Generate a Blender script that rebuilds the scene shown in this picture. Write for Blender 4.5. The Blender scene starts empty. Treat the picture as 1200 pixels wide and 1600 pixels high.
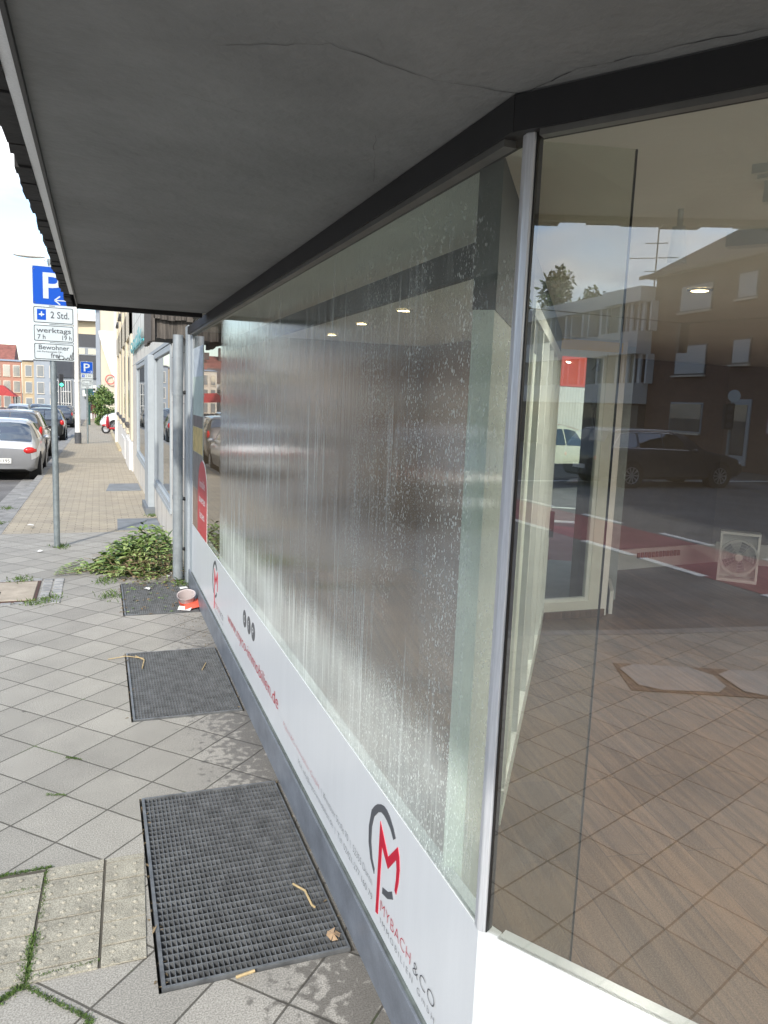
import bpy, bmesh, math, random
from mathutils import Vector, Matrix
random.seed(7)
S = bpy.context.scene
C = S.collection
R_ = math.radians
# ------------------------------------------------------------------ camera
cam = bpy.data.objects.new('camera', bpy.data.cameras.new('camera'))
C.objects.link(cam); S.camera = cam
cr = Vector((0.93719507, -0.34652772, 0.0397987))
cd = Vector((-0.01247386, -0.14732368, -0.98900967))
cf = Vector((0.34858256, 0.92639855, -0.14239356))
m = Matrix((cr, -cd, -cf)).transposed().to_4x4()
m.translation = Vector((0, 0, 1.8))
cam.matrix_world = m
cam.data.sensor_fit = 'HORIZONTAL'; cam.data.sensor_width = 36.0
cam.data.lens = 36.0 * 1195 / 1200
cam.data.clip_start = 0.02; cam.data.clip_end = 3000
# ------------------------------------------------------------------ world
SUN_EL = R_(35); sx, sy = -0.49, -0.87
W = bpy.data.worlds.new('World'); S.world = W; W.use_nodes = True
nt = W.node_tree; nt.nodes.clear()
def N(t, typ, **kw):
    n = t.nodes.new(typ)
    for k, v in kw.items():
        if k in n.inputs.keys() if isinstance(k, str) else False: n.inputs[k].default_value = v
        else: setattr(n, k, v)
    return n
out = N(nt, 'ShaderNodeOutputWorld'); bg = N(nt, 'ShaderNodeBackground')
sky = N(nt, 'ShaderNodeTexSky', sky_type='NISHITA', sun_disc=False, sun_elevation=SUN_EL)
sky.sun_rotation = math.atan2(sx, sy); sky.air_density = 1.0; sky.dust_density = 1.2; sky.ozone_density = 1.2
tc = N(nt, 'ShaderNodeTexCoord'); mp = N(nt, 'ShaderNodeMapping'); mp.inputs['Scale'].default_value = (1.0, 1.0, 2.6)
no = N(nt, 'ShaderNodeTexNoise'); no.inputs['Scale'].default_value = 2.3; no.inputs['Detail'].default_value = 9; no.inputs['Roughness'].default_value = .55
ra = N(nt, 'ShaderNodeValToRGB'); ra.color_ramp.elements[0].position = .50; ra.color_ramp.elements[1].position = .63
no2 = N(nt, 'ShaderNodeTexNoise'); no2.inputs['Scale'].default_value = 5.0; no2.inputs['Detail'].default_value = 6
cr2 = N(nt, 'ShaderNodeValToRGB'); cr2.color_ramp.elements[0].color = (2.9, 3.7, 4.8, 1); cr2.color_ramp.elements[1].color = (5.6, 5.7, 5.8, 1)
cr2.color_ramp.elements[0].position = .35; cr2.color_ramp.elements[1].position = .65
mx = N(nt, 'ShaderNodeMixRGB')
L = nt.links.new
L(tc.outputs['Generated'], mp.inputs['Vector']); L(mp.outputs[0], no.inputs['Vector']); L(mp.outputs[0], no2.inputs['Vector'])
L(no.outputs['Fac'], ra.inputs[0]); L(no2.outputs['Fac'], cr2.inputs[0]); L(ra.outputs[0], mx.inputs[0])
L(sky.outputs[0], mx.inputs[1]); L(cr2.outputs[0], mx.inputs[2]); L(mx.outputs[0], bg.inputs[0]); L(bg.outputs[0], out.inputs[0])
bg.inputs[1].default_value = 0.15
# ------------------------------------------------------------------ sun
sl = bpy.data.lights.new('sun', 'SUN'); sl.energy = 1.9; sl.angle = R_(1.8); sl.color = (1, .95, .87)
so = bpy.data.objects.new('sun', sl); C.objects.link(so)
hd = Vector((-sx, -sy, 0)).normalized() * math.cos(SUN_EL); sdir = Vector((hd.x, hd.y, -math.sin(SUN_EL)))
so.rotation_euler = sdir.to_track_quat('-Z', 'Y').to_euler(); so.location = (-4, -8, 12)
S.view_settings.view_transform = 'Standard'; S.view_settings.look = 'None'
S.view_settings.exposure = 1.15; S.view_settings.gamma = 1.0
S.render.engine = 'CYCLES'
try:
    S.cycles.max_bounces = 12; S.cycles.transparent_max_bounces = 24; S.cycles.glossy_bounces = 5
except Exception: pass

# ------------------------------------------------------------------ materials
def mat(name, col, rough=.6, metal=0, var=.12, vs=6.0, bump=0.0, bs=60.0, spec=None, emit=None, es=1.0, coat=0, var2=None, speck=0, stretch=None):
    M = bpy.data.materials.new(name); M.use_nodes = True; t = M.node_tree; t.nodes.clear()
    o = N(t, 'ShaderNodeOutputMaterial'); p = N(t, 'ShaderNodeBsdfPrincipled'); l = t.links.new
    l(p.outputs[0], o.inputs[0]); p.inputs['Roughness'].default_value = rough; p.inputs['Metallic'].default_value = metal
    if spec is not None: p.inputs['Specular IOR Level'].default_value = spec
    if coat: p.inputs['Coat Weight'].default_value = coat; p.inputs['Coat Roughness'].default_value = .04
    g = N(t, 'ShaderNodeTexCoord'); src = g.outputs['Object']
    if stretch:
        mm = N(t, 'ShaderNodeMapping'); mm.inputs['Scale'].default_value = stretch; l(src, mm.inputs[0]); src = mm.outputs[0]
    c4 = (*col, 1); p.inputs['Base Color'].default_value = c4
    if var:
        n = N(t, 'ShaderNodeTexNoise'); n.inputs['Scale'].default_value = vs; n.inputs['Detail'].default_value = 8; n.inputs['Roughness'].default_value = .65
        l(src, n.inputs['Vector'])
        r = N(t, 'ShaderNodeValToRGB'); r.color_ramp.elements[0].position = .3; r.color_ramp.elements[1].position = .7
        d = var2 if var2 else tuple(c * (1 - 2 * var) for c in col)
        r.color_ramp.elements[0].color = (*d, 1); r.color_ramp.elements[1].color = (*[min(1, c * (1 + var)) for c in col], 1)
        l(n.outputs['Fac'], r.inputs[0]); colout = r.outputs[0]
        if speck:
            n3 = N(t, 'ShaderNodeTexNoise'); n3.inputs['Scale'].default_value = 260; n3.inputs['Detail'].default_value = 2; l(src, n3.inputs['Vector'])
            r3 = N(t, 'ShaderNodeValToRGB'); r3.color_ramp.elements[0].position = .38; r3.color_ramp.elements[1].position = .62
            r3.color_ramp.elements[0].color = (1 - speck,) * 3 + (1,); r3.color_ramp.elements[1].color = (1 + speck * .5,) * 3 + (1,)
            l(n3.outputs['Fac'], r3.inputs[0]); mu = N(t, 'ShaderNodeMixRGB', blend_type='MULTIPLY'); mu.inputs[0].default_value = 1
            l(colout, mu.inputs[1]); l(r3.outputs[0], mu.inputs[2]); colout = mu.outputs[0]
        l(colout, p.inputs['Base Color'])
    if bump:
        n2 = N(t, 'ShaderNodeTexNoise'); n2.inputs['Scale'].default_value = bs; n2.inputs['Detail'].default_value = 5; l(src, n2.inputs['Vector'])
        b = N(t, 'ShaderNodeBump'); b.inputs['Strength'].default_value = bump; b.inputs['Distance'].default_value = .01
        l(n2.outputs['Fac'], b.inputs['Height']); l(b.outputs[0], p.inputs['Normal'])
    if emit: p.inputs['Emission Color'].default_value = (*emit, 1); p.inputs['Emission Strength'].default_value = es
    return M
def math_(t, op, a, b=None, c=None, clamp=False):
    n = t.nodes.new('ShaderNodeMath'); n.operation = op; n.use_clamp = clamp
    for i, v in enumerate((a, b, c)):
        if v is None: continue
        if isinstance(v, (int, float)): n.inputs[i].default_value = v
        else: t.links.new(v, n.inputs[i])
    return n.outputs[0]
def brickmat(name, c1, c2, mortar, bw, bh, ms, rot=0, off=(0, 0), offset=.5, rough=.75, axes='xy', var=.18, speck=.25, bump=.5, moss=0, wet=False, mv=1.0, grain=0):
    """paving / masonry: brick pattern in world-fixed object coordinates"""
    M = bpy.data.materials.new(name); M.use_nodes = True; t = M.node_tree; t.nodes.clear(); l = t.links.new
    o = N(t, 'ShaderNodeOutputMaterial'); p = N(t, 'ShaderNodeBsdfPrincipled'); l(p.outputs[0], o.inputs[0]); p.inputs['Roughness'].default_value = rough
    g = N(t, 'ShaderNodeTexCoord'); src = g.outputs['Object']
    sp = N(t, 'ShaderNodeSeparateXYZ'); l(src, sp.inputs[0]); cb = N(t, 'ShaderNodeCombineXYZ')
    l(sp.outputs['XYZ'.index(axes[0].upper())], cb.inputs[0]); l(sp.outputs['XYZ'.index(axes[1].upper())], cb.inputs[1])
    mp_ = N(t, 'ShaderNodeMapping'); mp_.inputs['Rotation'].default_value = (0, 0, rot); l(cb.outputs[0], mp_.inputs[0])
    mp2 = N(t, 'ShaderNodeMapping'); mp2.inputs['Location'].default_value = (-off[0], -off[1], 0); l(mp_.outputs[0], mp2.inputs[0])
    # slight joint wobble
    nw = N(t, 'ShaderNodeTexNoise'); nw.inputs['Scale'].default_value = 5; l(src, nw.inputs['Vector'])
    wb = N(t, 'ShaderNodeVectorMath', operation='MULTIPLY_ADD'); l(nw.outputs['Color'], wb.inputs[0]); wb.inputs[1].default_value = (.008,) * 3; l(mp2.outputs[0], wb.inputs[2])
    b = N(t, 'ShaderNodeTexBrick'); b.offset = offset; b.inputs['Scale'].default_value = 1; b.inputs['Brick Width'].default_value = bw; b.inputs['Row Height'].default_value = bh
    b.inputs['Mortar Size'].default_value = ms; b.inputs['Mortar Smooth'].default_value = .25; b.inputs['Bias'].default_value = 0
    b.inputs['Color1'].default_value = (*c1, 1); b.inputs['Color2'].default_value = (*c2, 1); b.inputs['Mortar'].default_value = (*mortar, 1)
    l(wb.outputs[0], b.inputs['Vector'])
    n = N(t, 'ShaderNodeTexNoise'); n.inputs['Scale'].default_value = 2.2; n.inputs['Detail'].default_value = 9; n.inputs['Roughness'].default_value = .7; l(src, n.inputs['Vector'])
    r = N(t, 'ShaderNodeMapRange'); r.inputs[1].default_value = .3; r.inputs[2].default_value = .7; r.inputs[3].default_value = 1 - var; r.inputs[4].default_value = 1 + var * .6; l(n.outputs['Fac'], r.inputs[0])
    n3 = N(t, 'ShaderNodeTexNoise'); n3.inputs['Scale'].default_value = 190; n3.inputs['Detail'].default_value = 2; l(src, n3.inputs['Vector'])
    r3 = N(t, 'ShaderNodeMapRange'); r3.inputs[1].default_value = .35; r3.inputs[2].default_value = .65; r3.inputs[3].default_value = 1 - speck; r3.inputs[4].default_value = 1 + speck * .7; l(n3.outputs['Fac'], r3.inputs[0])
    f = math_(t, 'MULTIPLY', r.outputs[0], r3.outputs[0])
    mu = N(t, 'ShaderNodeVectorMath', operation='SCALE'); l(b.outputs['Color'], mu.inputs[0]); l(f, mu.inputs['Scale']); col = mu.outputs[0]
    if grain:
        mg = N(t, 'ShaderNodeMapping'); mg.inputs['Scale'].default_value = (1.3, 34, 1); l(wb.outputs[0], mg.inputs[0]); ng = N(t, 'ShaderNodeTexNoise'); ng.inputs['Scale'].default_value = 1; ng.inputs['Detail'].default_value = 6; ng.inputs['Distortion'].default_value = .7; l(mg.outputs[0], ng.inputs['Vector'])
        rg_ = N(t, 'ShaderNodeMapRange'); rg_.inputs[1].default_value = .35; rg_.inputs[2].default_value = .65; rg_.inputs[3].default_value = 1 - grain; rg_.inputs[4].default_value = 1 + grain * .7; l(ng.outputs['Fac'], rg_.inputs[0])
        mu2 = N(t, 'ShaderNodeVectorMath', operation='SCALE'); l(col, mu2.inputs[0]); l(rg_.outputs[0], mu2.inputs['Scale']); col = mu2.outputs[0]
    if moss:
        nm = N(t, 'ShaderNodeTexNoise'); nm.inputs['Scale'].default_value = 1.7; nm.inputs['Detail'].default_value = 6; nm.inputs['Roughness'].default_value = .7; l(src, nm.inputs['Vector'])
        rm = N(t, 'ShaderNodeMapRange'); rm.inputs[1].default_value = .6; rm.inputs[2].default_value = .68; l(nm.outputs['Fac'], rm.inputs[0])
        fm = math_(t, 'MULTIPLY', rm.outputs[0], b.outputs['Fac']); fm = math_(t, 'MULTIPLY', fm, moss)
        m2 = N(t, 'ShaderNodeMixRGB'); l(fm, m2.inputs[0]); l(col, m2.inputs[1]); m2.inputs[2].default_value = (.09, .15, .03, 1); col = m2.outputs[0]
    if wet:
        # dark splashes and dirt that lie along the foot of the shop wall (x 0.5..0.8)
        d = N(t, 'ShaderNodeMapRange'); d.inputs[1].default_value = .30; d.inputs[2].default_value = .80; l(sp.outputs[0], d.inputs[0])
        ns = N(t, 'ShaderNodeTexNoise'); ns.inputs['Scale'].default_value = 26; ns.inputs['Detail'].default_value = 4; l(src, ns.inputs['Vector'])
        a = math_(t, 'MULTIPLY', d.outputs[0], .42); a = math_(t, 'ADD', ns.outputs['Fac'], a)
        w = N(t, 'ShaderNodeMapRange'); w.inputs[1].default_value = .70; w.inputs[2].default_value = .80; l(a, w.inputs[0])
        # only y<5.6 and only near wall side
        ym = N(t, 'ShaderNodeMapRange'); ym.inputs[1].default_value = 6.2; ym.inputs[2].default_value = 5.2; l(sp.outputs[1], ym.inputs[0])
        xm = N(t, 'ShaderNodeMapRange'); xm.inputs[1].default_value = .86; xm.inputs[2].default_value = .84; l(sp.outputs[0], xm.inputs[0])
        wv = math_(t, 'MULTIPLY', w.outputs[0], ym.outputs[0]); wv = math_(t, 'MULTIPLY', wv, xm.outputs[0])
        # a few chewing gum / drip spots anywhere
        vo = N(t, 'ShaderNodeTexVoronoi'); vo.inputs['Scale'].default_value = 3.3; l(src, vo.inputs['Vector'])
        sp2 = N(t, 'ShaderNodeSeparateColor'); l(vo.outputs['Color'], sp2.inputs[0])
        rad = math_(t, 'MULTIPLY', sp2.outputs[0], .07); gum = math_(t, 'LESS_THAN', vo.outputs['Distance'], rad); gsel = math_(t, 'GREATER_THAN', sp2.outputs[1], .45)
        gum = math_(t, 'MULTIPLY', gum, gsel); gum = math_(t, 'MULTIPLY', gum, .55)
        wv2 = math_(t, 'MULTIPLY', wv, .58); al = math_(t, 'MAXIMUM', wv2, gum)
        m3 = N(t, 'ShaderNodeMixRGB'); l(al, m3.inputs[0]); l(col, m3.inputs[1]); m3.inputs[2].default_value = (.045, .038, .03, 1); col = m3.outputs[0]
        rr = math_(t, 'MULTIPLY', wv, -.35); rr = math_(t, 'ADD', rr, rough); l(rr, p.inputs['Roughness'])
    l(col, p.inputs['Base Color'])
    h = math_(t, 'MULTIPLY', b.outputs['Fac'], -1.0); h = math_(t, 'ADD', h, math_(t, 'MULTIPLY', n3.outputs['Fac'], .16))
    bu = N(t, 'ShaderNodeBump'); bu.inputs['Strength'].default_value = bump; bu.inputs['Distance'].default_value = .006; l(h, bu.inputs['Height']); l(bu.outputs[0], p.inputs['Normal'])
    return M
def schlick(t, r0):
    g = N(t, 'ShaderNodeNewGeometry'); dt = N(t, 'ShaderNodeVectorMath', operation='DOT_PRODUCT')
    t.links.new(g.outputs['Incoming'], dt.inputs[0]); t.links.new(g.outputs['Normal'], dt.inputs[1])
    a = math_(t, 'ABSOLUTE', dt.outputs['Value']); a = math_(t, 'SUBTRACT', 1.0, a); a = math_(t, 'POWER', a, 5.0)
    a = math_(t, 'MULTIPLY', a, 1 - r0); return math_(t, 'ADD', a, r0, clamp=True)
def glass(name, r0=.12, tint=(.8, .86, .83), rough=.0, body=None):
    M = bpy.data.materials.new(name); M.use_nodes = True; t = M.node_tree; t.nodes.clear(); l = t.links.new
    o = N(t, 'ShaderNodeOutputMaterial'); tr = N(t, 'ShaderNodeBsdfTransparent'); tr.inputs[0].default_value = (*tint, 1)
    if body is not None:
        tr = N(t, 'ShaderNodeBsdfDiffuse'); tr.inputs[0].default_value = (*body, 1)
    gl = N(t, 'ShaderNodeBsdfGlossy'); gl.inputs['Roughness'].default_value = rough
    mx = N(t, 'ShaderNodeMixShader'); l(schlick(t, r0), mx.inputs[0]); l(tr.outputs[0], mx.inputs[1]); l(gl.outputs[0], mx.inputs[2]); l(mx.outputs[0], o.inputs[0])
    return M
def clearmat(name):
    M = bpy.data.materials.new(name); M.use_nodes = True; t = M.node_tree; t.nodes.clear()
    o = N(t, 'ShaderNodeOutputMaterial'); tr = N(t, 'ShaderNodeBsdfTransparent'); tr.inputs[0].default_value = (.97, .985, .975, 1)
    t.links.new(tr.outputs[0], o.inputs[0]); return M
def wetglass(name):
    """shop pane with a wet, soapy film: streaks, droplets and runs in white foam; sunlit low band painted in"""
    M = bpy.data.materials.new(name); M.use_nodes = True; t = M.node_tree; t.nodes.clear(); l = t.links.new
    o = N(t, 'ShaderNodeOutputMaterial'); g = N(t, 'ShaderNodeNewGeometry'); s = N(t, 'ShaderNodeSeparateXYZ'); l(g.outputs['Position'], s.inputs[0])
    y, z = s.outputs[1], s.outputs[2]
    def cvec(ky, kz, oz=0):
        c = N(t, 'ShaderNodeCombineXYZ'); l(math_(t, 'MULTIPLY', y, ky), c.inputs[0]); l(math_(t, 'MULTIPLY_ADD', z, kz, oz), c.inputs[1]); return c.outputs[0]
    def nz(v, det=4, rough=.55):
        n = N(t, 'ShaderNodeTexNoise'); n.inputs['Scale'].default_value = 1; n.inputs['Detail'].default_value = det; n.inputs['Roughness'].default_value = rough; l(v, n.inputs['Vector']); return n.outputs['Fac']
    def mr(v, a, b, c=0., d=1.):
        n = N(t, 'ShaderNodeMapRange'); n.inputs[1].default_value = a; n.inputs[2].default_value = b; n.inputs[3].default_value = c; n.inputs[4].default_value = d; l(v, n.inputs[0]); return n.outputs[0]
    mul = lambda *a: a[0] if len(a) == 1 else math_(t, 'MULTIPLY', a[0], mul(*a[1:]))
    add = lambda a, b: math_(t, 'ADD', a, b)
    big = nz(cvec(1.4, 1.1)); fine = nz(cvec(70, 1.6), 5); mid = nz(cvec(16, .7, 3), 3); grain = nz(cvec(160, 90), 2)
    yj = add(y, math_(t, 'MULTIPLY', nz(cvec(0, 3)), .05))
    wet = mul(mr(yj, 5.50, 5.42), mr(z, 2.33, 2.05, .15, 1.))
    wet = mul(wet, mr(y, 1.44, 1.62, .35, 1.))
    # streaks
    st = mul(mr(fine, .50, .70), mr(mid, .38, .62, .15, 1.))
    # droplets
    def drops(ky, kz, thr, lo, hi):
        v = N(t, 'ShaderNodeTexVoronoi'); v.inputs['Scale'].default_value = 1; wv_ = N(t, 'ShaderNodeVectorMath', operation='MULTIPLY_ADD'); nn_ = N(t, 'ShaderNodeTexNoise'); nn_.inputs['Scale'].default_value = .35; l(cvec(ky, kz), nn_.inputs['Vector']); l(nn_.outputs['Color'], wv_.inputs[0]); wv_.inputs[1].default_value = (1.6, 2.6, 0); l(cvec(ky, kz), wv_.inputs[2]); l(wv_.outputs[0], v.inputs['Vector'])
        c = N(t, 'ShaderNodeSeparateColor'); l(v.outputs['Color'], c.inputs[0])
        return mul(math_(t, 'LESS_THAN', v.outputs['Distance'], mul(c.outputs[0], thr)), math_(t, 'GREATER_THAN', c.outputs[1], .35))
    dm = mul(mr(y, 2.7, 1.8, .0, 1.), mr(nz(cvec(5, 2.2), 5), .38, .55))
    d1 = mul(drops(225, 95, .47, 0, 1), dm); d2 = mul(drops(340, 210, .42, 0, 1), mr(nz(cvec(6, 3, 9), 5), .42, .6))
    # long thin runs
    run = mul(mr(nz(cvec(55, .25, 5), 2), .70, .73), mr(y, 2.6, 1.7, 0, 1), mr(nz(cvec(3, 1.2, 2)), .45, .6))
    foam = add(add(mul(d1, .75), mul(d2, .38)), mul(run, .55))
    film = add(.05, add(mul(st, mr(y, 1.8, 3.2, .24, .60)), mul(mr(big, .40, .66), .13)))
    film = add(film, mul(mr(grain, .45, .7), .06)); film = add(film, mul(mr(z, 1.02, .86), mr(big, .3, .65, .13, .30)))  # extra soap film low down paints in the sunlit band below the canopy shadow
    a = mul(wet, math_(t, 'MINIMUM', add(film, foam), .85)); a = add(a, .012)
    # shading
    tr = N(t, 'ShaderNodeBsdfTransparent'); tr.inputs[0].default_value = (.80, .86, .83, 1)
    hgt = add(mul(fine, .55), add(mul(nz(cvec(28, 1.2, 7), 3), .8), mul(d1, .25)))
    bu = N(t, 'ShaderNodeBump'); bu.inputs['Distance'].default_value = .004; l(hgt, bu.inputs['Height']); l(mul(wet, .24), bu.inputs['Strength'])
    gl = N(t, 'ShaderNodeBsdfGlossy'); l(mul(wet, .045), gl.inputs['Roughness']); l(bu.outputs[0], gl.inputs['Normal'])
    m1 = N(t, 'ShaderNodeMixShader'); l(schlick(t, .23), m1.inputs[0]); l(tr.outputs[0], m1.inputs[1]); l(gl.outputs[0], m1.inputs[2])
    df = N(t, 'ShaderNodeBsdfDiffuse'); df.inputs[0].default_value = (.80, .86, .82, 1)
    m2 = N(t, 'ShaderNodeMixShader'); l(a, m2.inputs[0]); l(m1.outputs[0], m2.inputs[1]); l(df.outputs[0], m2.inputs[2]); l(m2.outputs[0], o.inputs[0])
    return M

# ------------------------------------------------------------------ mesh helpers
LOC = {}
class MB:
    def __init__(s): s.v = []; s.f = []; s.m = []
    def add(s, vs, fs, mi=0):
        b = len(s.v); s.v += [tuple(v) for v in vs]; s.f += [tuple(b + i for i in f) for f in fs]; s.m += [mi] * len(fs); return s
    def box(s, x0, x1, y0, y1, z0, z1, mi=0):
        vs = [(x, y, z) for z in (z0, z1) for y in (y0, y1) for x in (x0, x1)]
        return s.add(vs, [(0, 2, 3, 1), (4, 5, 7, 6), (0, 1, 5, 4), (2, 6, 7, 3), (0, 4, 6, 2), (1, 3, 7, 5)], mi)
    def obox(s, p0, p1, w, z0, z1, mi=0, side=0):
        """box along plan line p0-p1, width w (side 0 centred, 1 to the left of the line, -1 right)"""
        a = Vector(p0); b = Vector(p1); d = (b - a).normalized(); n = Vector((-d.y, d.x))
        l, r = {0: (w / 2, -w / 2), 1: (w, 0), -1: (0, -w)}[side]
        q = [a + n * r, b + n * r, b + n * l, a + n * l]
        return s.prism([(k.x, k.y) for k in q], z0, z1, mi)
    def prism(s, poly, z0, z1, mi=0, gz=None):
        n = len(poly); f = gz or (lambda y: 0)
        ar = sum(poly[i][0] * poly[(i + 1) % n][1] - poly[(i + 1) % n][0] * poly[i][1] for i in range(n))
        if ar < 0: poly = poly[::-1]
        vs = [(x, y, z0 + f(y)) for x, y in poly] + [(x, y, z1 + f(y)) for x, y in poly]
        return s.add(vs, [tuple(range(n))[::-1], tuple(range(n, 2 * n))] + [(i, (i + 1) % n, n + (i + 1) % n, n + i) for i in range(n)], mi)
    def tube(s, p0, p1, r0, r1=None, n=12, mi=0, cap=True):
        r1 = r0 if r1 is None else r1; a = Vector(p0); b = Vector(p1); d = (b - a).normalized()
        u = d.orthogonal().normalized(); w = d.cross(u)
        vs = [a + (u * math.cos(t) + w * math.sin(t)) * r0 for t in [2 * math.pi * i / n for i in range(n)]]
        vs += [b + (u * math.cos(t) + w * math.sin(t)) * r1 for t in [2 * math.pi * i / n for i in range(n)]]
        fs = [(i, (i + 1) % n, n + (i + 1) % n, n + i) for i in range(n)]
        if cap: fs += [tuple(range(n))[::-1], tuple(range(n, 2 * n))]
        return s.add(vs, fs, mi)
    def path(s, pts, r, n=8, mi=0):
        for a, b in zip(pts, pts[1:]): s.tube(a, b, r, n=n, mi=mi)
        return s
    def ell(s, c, r, nu=14, nv=8, mi=0, rotz=0):
        vs = []; cz, sz = math.cos(rotz), math.sin(rotz)
        for j in range(nv + 1):
            ph = math.pi * j / nv
            for i in range(nu):
                th = 2 * math.pi * i / nu; x, y, z = r[0] * math.sin(ph) * math.cos(th), r[1] * math.sin(ph) * math.sin(th), r[2] * math.cos(ph)
                vs.append((c[0] + x * cz - y * sz, c[1] + x * sz + y * cz, c[2] + z))
        return s.add(vs, [(j * nu + i, (j + 1) * nu + i, (j + 1) * nu + (i + 1) % nu, j * nu + (i + 1) % nu) for j in range(nv) for i in range(nu)], mi)
    def lathe(s, c, axis, prof, n=24, mi=0):
        """prof: (radius, offset along axis) list"""
        c = Vector(c); d = Vector(axis).normalized(); u = d.orthogonal().normalized(); w = d.cross(u); vs = []
        for r, h in prof:
            vs += [c + d * h + (u * math.cos(2 * math.pi * i / n) + w * math.sin(2 * math.pi * i / n)) * r for i in range(n)]
        return s.add(vs, [(j * n + i, j * n + (i + 1) % n, (j + 1) * n + (i + 1) % n, (j + 1) * n + i) for j in range(len(prof) - 1) for i in range(n)], mi)
    def build(s, name, mats, parent=None, smooth=False, bevel=0, local=False):
        me = bpy.data.meshes.new(name); off = Vector((0, 0, 0))
        root = parent
        while root is not None and root.parent is not None: root = root.parent
        if root is not None and not local: off = LOC.get(root.name, Vector((0, 0, 0)))
        me.from_pydata([tuple(Vector(v) - off) for v in s.v], [], s.f)
        for mm in (mats if isinstance(mats, (list, tuple)) else [mats]): me.materials.append(mm)
        me.polygons.foreach_set('material_index', s.m)
        bm = bmesh.new(); bm.from_mesh(me); bmesh.ops.recalc_face_normals(bm, faces=bm.faces); bm.to_mesh(me); bm.free()
        if smooth:
            me.polygons.foreach_set('use_smooth', [True] * len(me.polygons))
            try: me.set_sharp_from_angle(angle=R_(38))
            except Exception: pass
        o = bpy.data.objects.new(name, me); C.objects.link(o)
        if parent is not None: o.parent = parent
        if bevel:
            b = o.modifiers.new('bevel', 'BEVEL'); b.width = bevel; b.segments = 2; b.limit_method = 'ANGLE'
        return o
def tag(o, label=None, cat=None, group=None, kind=None):
    for k, v in (('label', label), ('category', cat), ('group', group), ('kind', kind)):
        if v: o[k] = v
    return o
def thing(name, label, cat, loc=(0, 0, 0), rotz=0, group=None):
    o = bpy.data.objects.new(name, None); C.objects.link(o); o.location = loc; o.rotation_euler = (0, 0, rotz); o.empty_display_size = .2
    LOC[o.name] = Vector(loc); return tag(o, label, cat, group)
def struct(o): o['kind'] = 'structure'; return o
SL = .015
def gz(y): return -SL * (min(y, 150) - 9) if y > 9 else 0.0
def clip(poly, yc, keep):
    outp = []
    for i in range(len(poly)):
        a, b = poly[i], poly[(i + 1) % len(poly)]; ia = (a[1] - yc) * keep >= 0; ib = (b[1] - yc) * keep >= 0
        if ia: outp.append(a)
        if ia != ib:
            t = (yc - a[1]) / (b[1] - a[1]); outp.append((a[0] + (b[0] - a[0]) * t, yc))
    return outp
def sheet(mb, poly, z0, z1, mi=0):
    rest = poly
    for yc in (9, 150):
        lo = clip(rest, yc, -1); rest = clip(rest, yc, 1)
        if len(lo) > 2: mb.prism(lo, z0, z1, mi, gz)
        if len(rest) < 3: return mb
    mb.prism(rest, z0, z1, mi, gz); return mb
def text(name, s, org, ux, uy, w, h, mt, parent, off=0, ext=.0012, align=None, space=1.0):
    cu = bpy.data.curves.new(name, 'FONT'); cu.body = s; cu.size = 1; cu.offset = off; cu.extrude = 0; cu.space_character = space; cu.resolution_u = 3
    o = bpy.data.objects.new(name, cu); C.objects.link(o)
    dg = bpy.context.evaluated_depsgraph_get(); dg.update(); me = bpy.data.meshes.new_from_object(o.evaluated_get(dg)); bpy.data.objects.remove(o)
    xs = [v.co.x for v in me.vertices]; ys = [v.co.y for v in me.vertices]; x0, x1, y0, y1 = min(xs), max(xs), min(ys), max(ys)
    kx = w / (x1 - x0); ky = h / (y1 - y0); ux = Vector(ux).normalized(); uy = Vector(uy).normalized(); nn = ux.cross(uy)
    root = parent
    while root is not None and root.parent is not None: root = root.parent
    offv = LOC.get(root.name, Vector()) if root else Vector()
    for v in me.vertices: v.co = Vector(org) + ux * ((v.co.x - x0) * kx) + uy * ((v.co.y - y0) * ky) + nn * ext - offv
    me.materials.clear(); me.materials.append(mt)
    r = bpy.data.objects.new(name, me); C.objects.link(r)
    if parent is not None: r.parent = parent
    return r

# materials -----------------------------------------------------------------
mTile = brickmat('grey_paving', (.30, .285, .25), (.375, .356, .312), (.105, .097, .08), .281, .2535, .0045, rot=R_(-45), off=(2.35, 2.328), offset=0, moss=.9, wet=True, var=.15, speck=.34)
mBeige = brickmat('beige_paving', (.43, .37, .27), (.37, .325, .25), (.22, .19, .14), .205, .103, .006, offset=.5, var=.2, speck=.2)
mBeigeFar = mBeige
mTact = mat('tactile_concrete', (.40, .375, .30), .85, var=.16, vs=9, bump=.35, bs=180, speck=.35)
mKerb = mat('kerb_stone', (.30, .295, .28), .8, var=.2, vs=4, bump=.2, speck=.2)
mAsph = mat('asphalt', (.085, .083, .08), .85, var=.22, vs=1.3, bump=.4, bs=240, speck=.35)
mAsph2 = mat('light_asphalt', (.19, .185, .18), .85, var=.2, vs=1.2, bump=.4, bs=240, speck=.3)
mRed = mat('red_asphalt', (.31, .115, .12), .8, var=.15, vs=2, bump=.3, bs=200, speck=.25)
mWhiteLine = mat('road_paint', (.75, .75, .73), .6, var=.12, vs=8)
mGrd = mat('far_ground', (.14, .135, .12), .9, var=.2, vs=.3)
mSteel = mat('galvanised_steel', (.235, .245, .25), .42, .5, var=.22, vs=14)
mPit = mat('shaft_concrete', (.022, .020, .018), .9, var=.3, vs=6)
mSoffit = mat('soffit_plaster', (.19, .192, .19), .75, var=.12, vs=2.4, bump=.55, bs=34)
mFascia = mat('dark_fascia', (.017, .017, .018), .55, var=.1)
mPlinth = mat('plinth_paint', (.19, .21, .24), .42, var=.16, vs=5, bump=.1, bs=40, stretch=(1, 1.2, 1.5), speck=.10)
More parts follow.
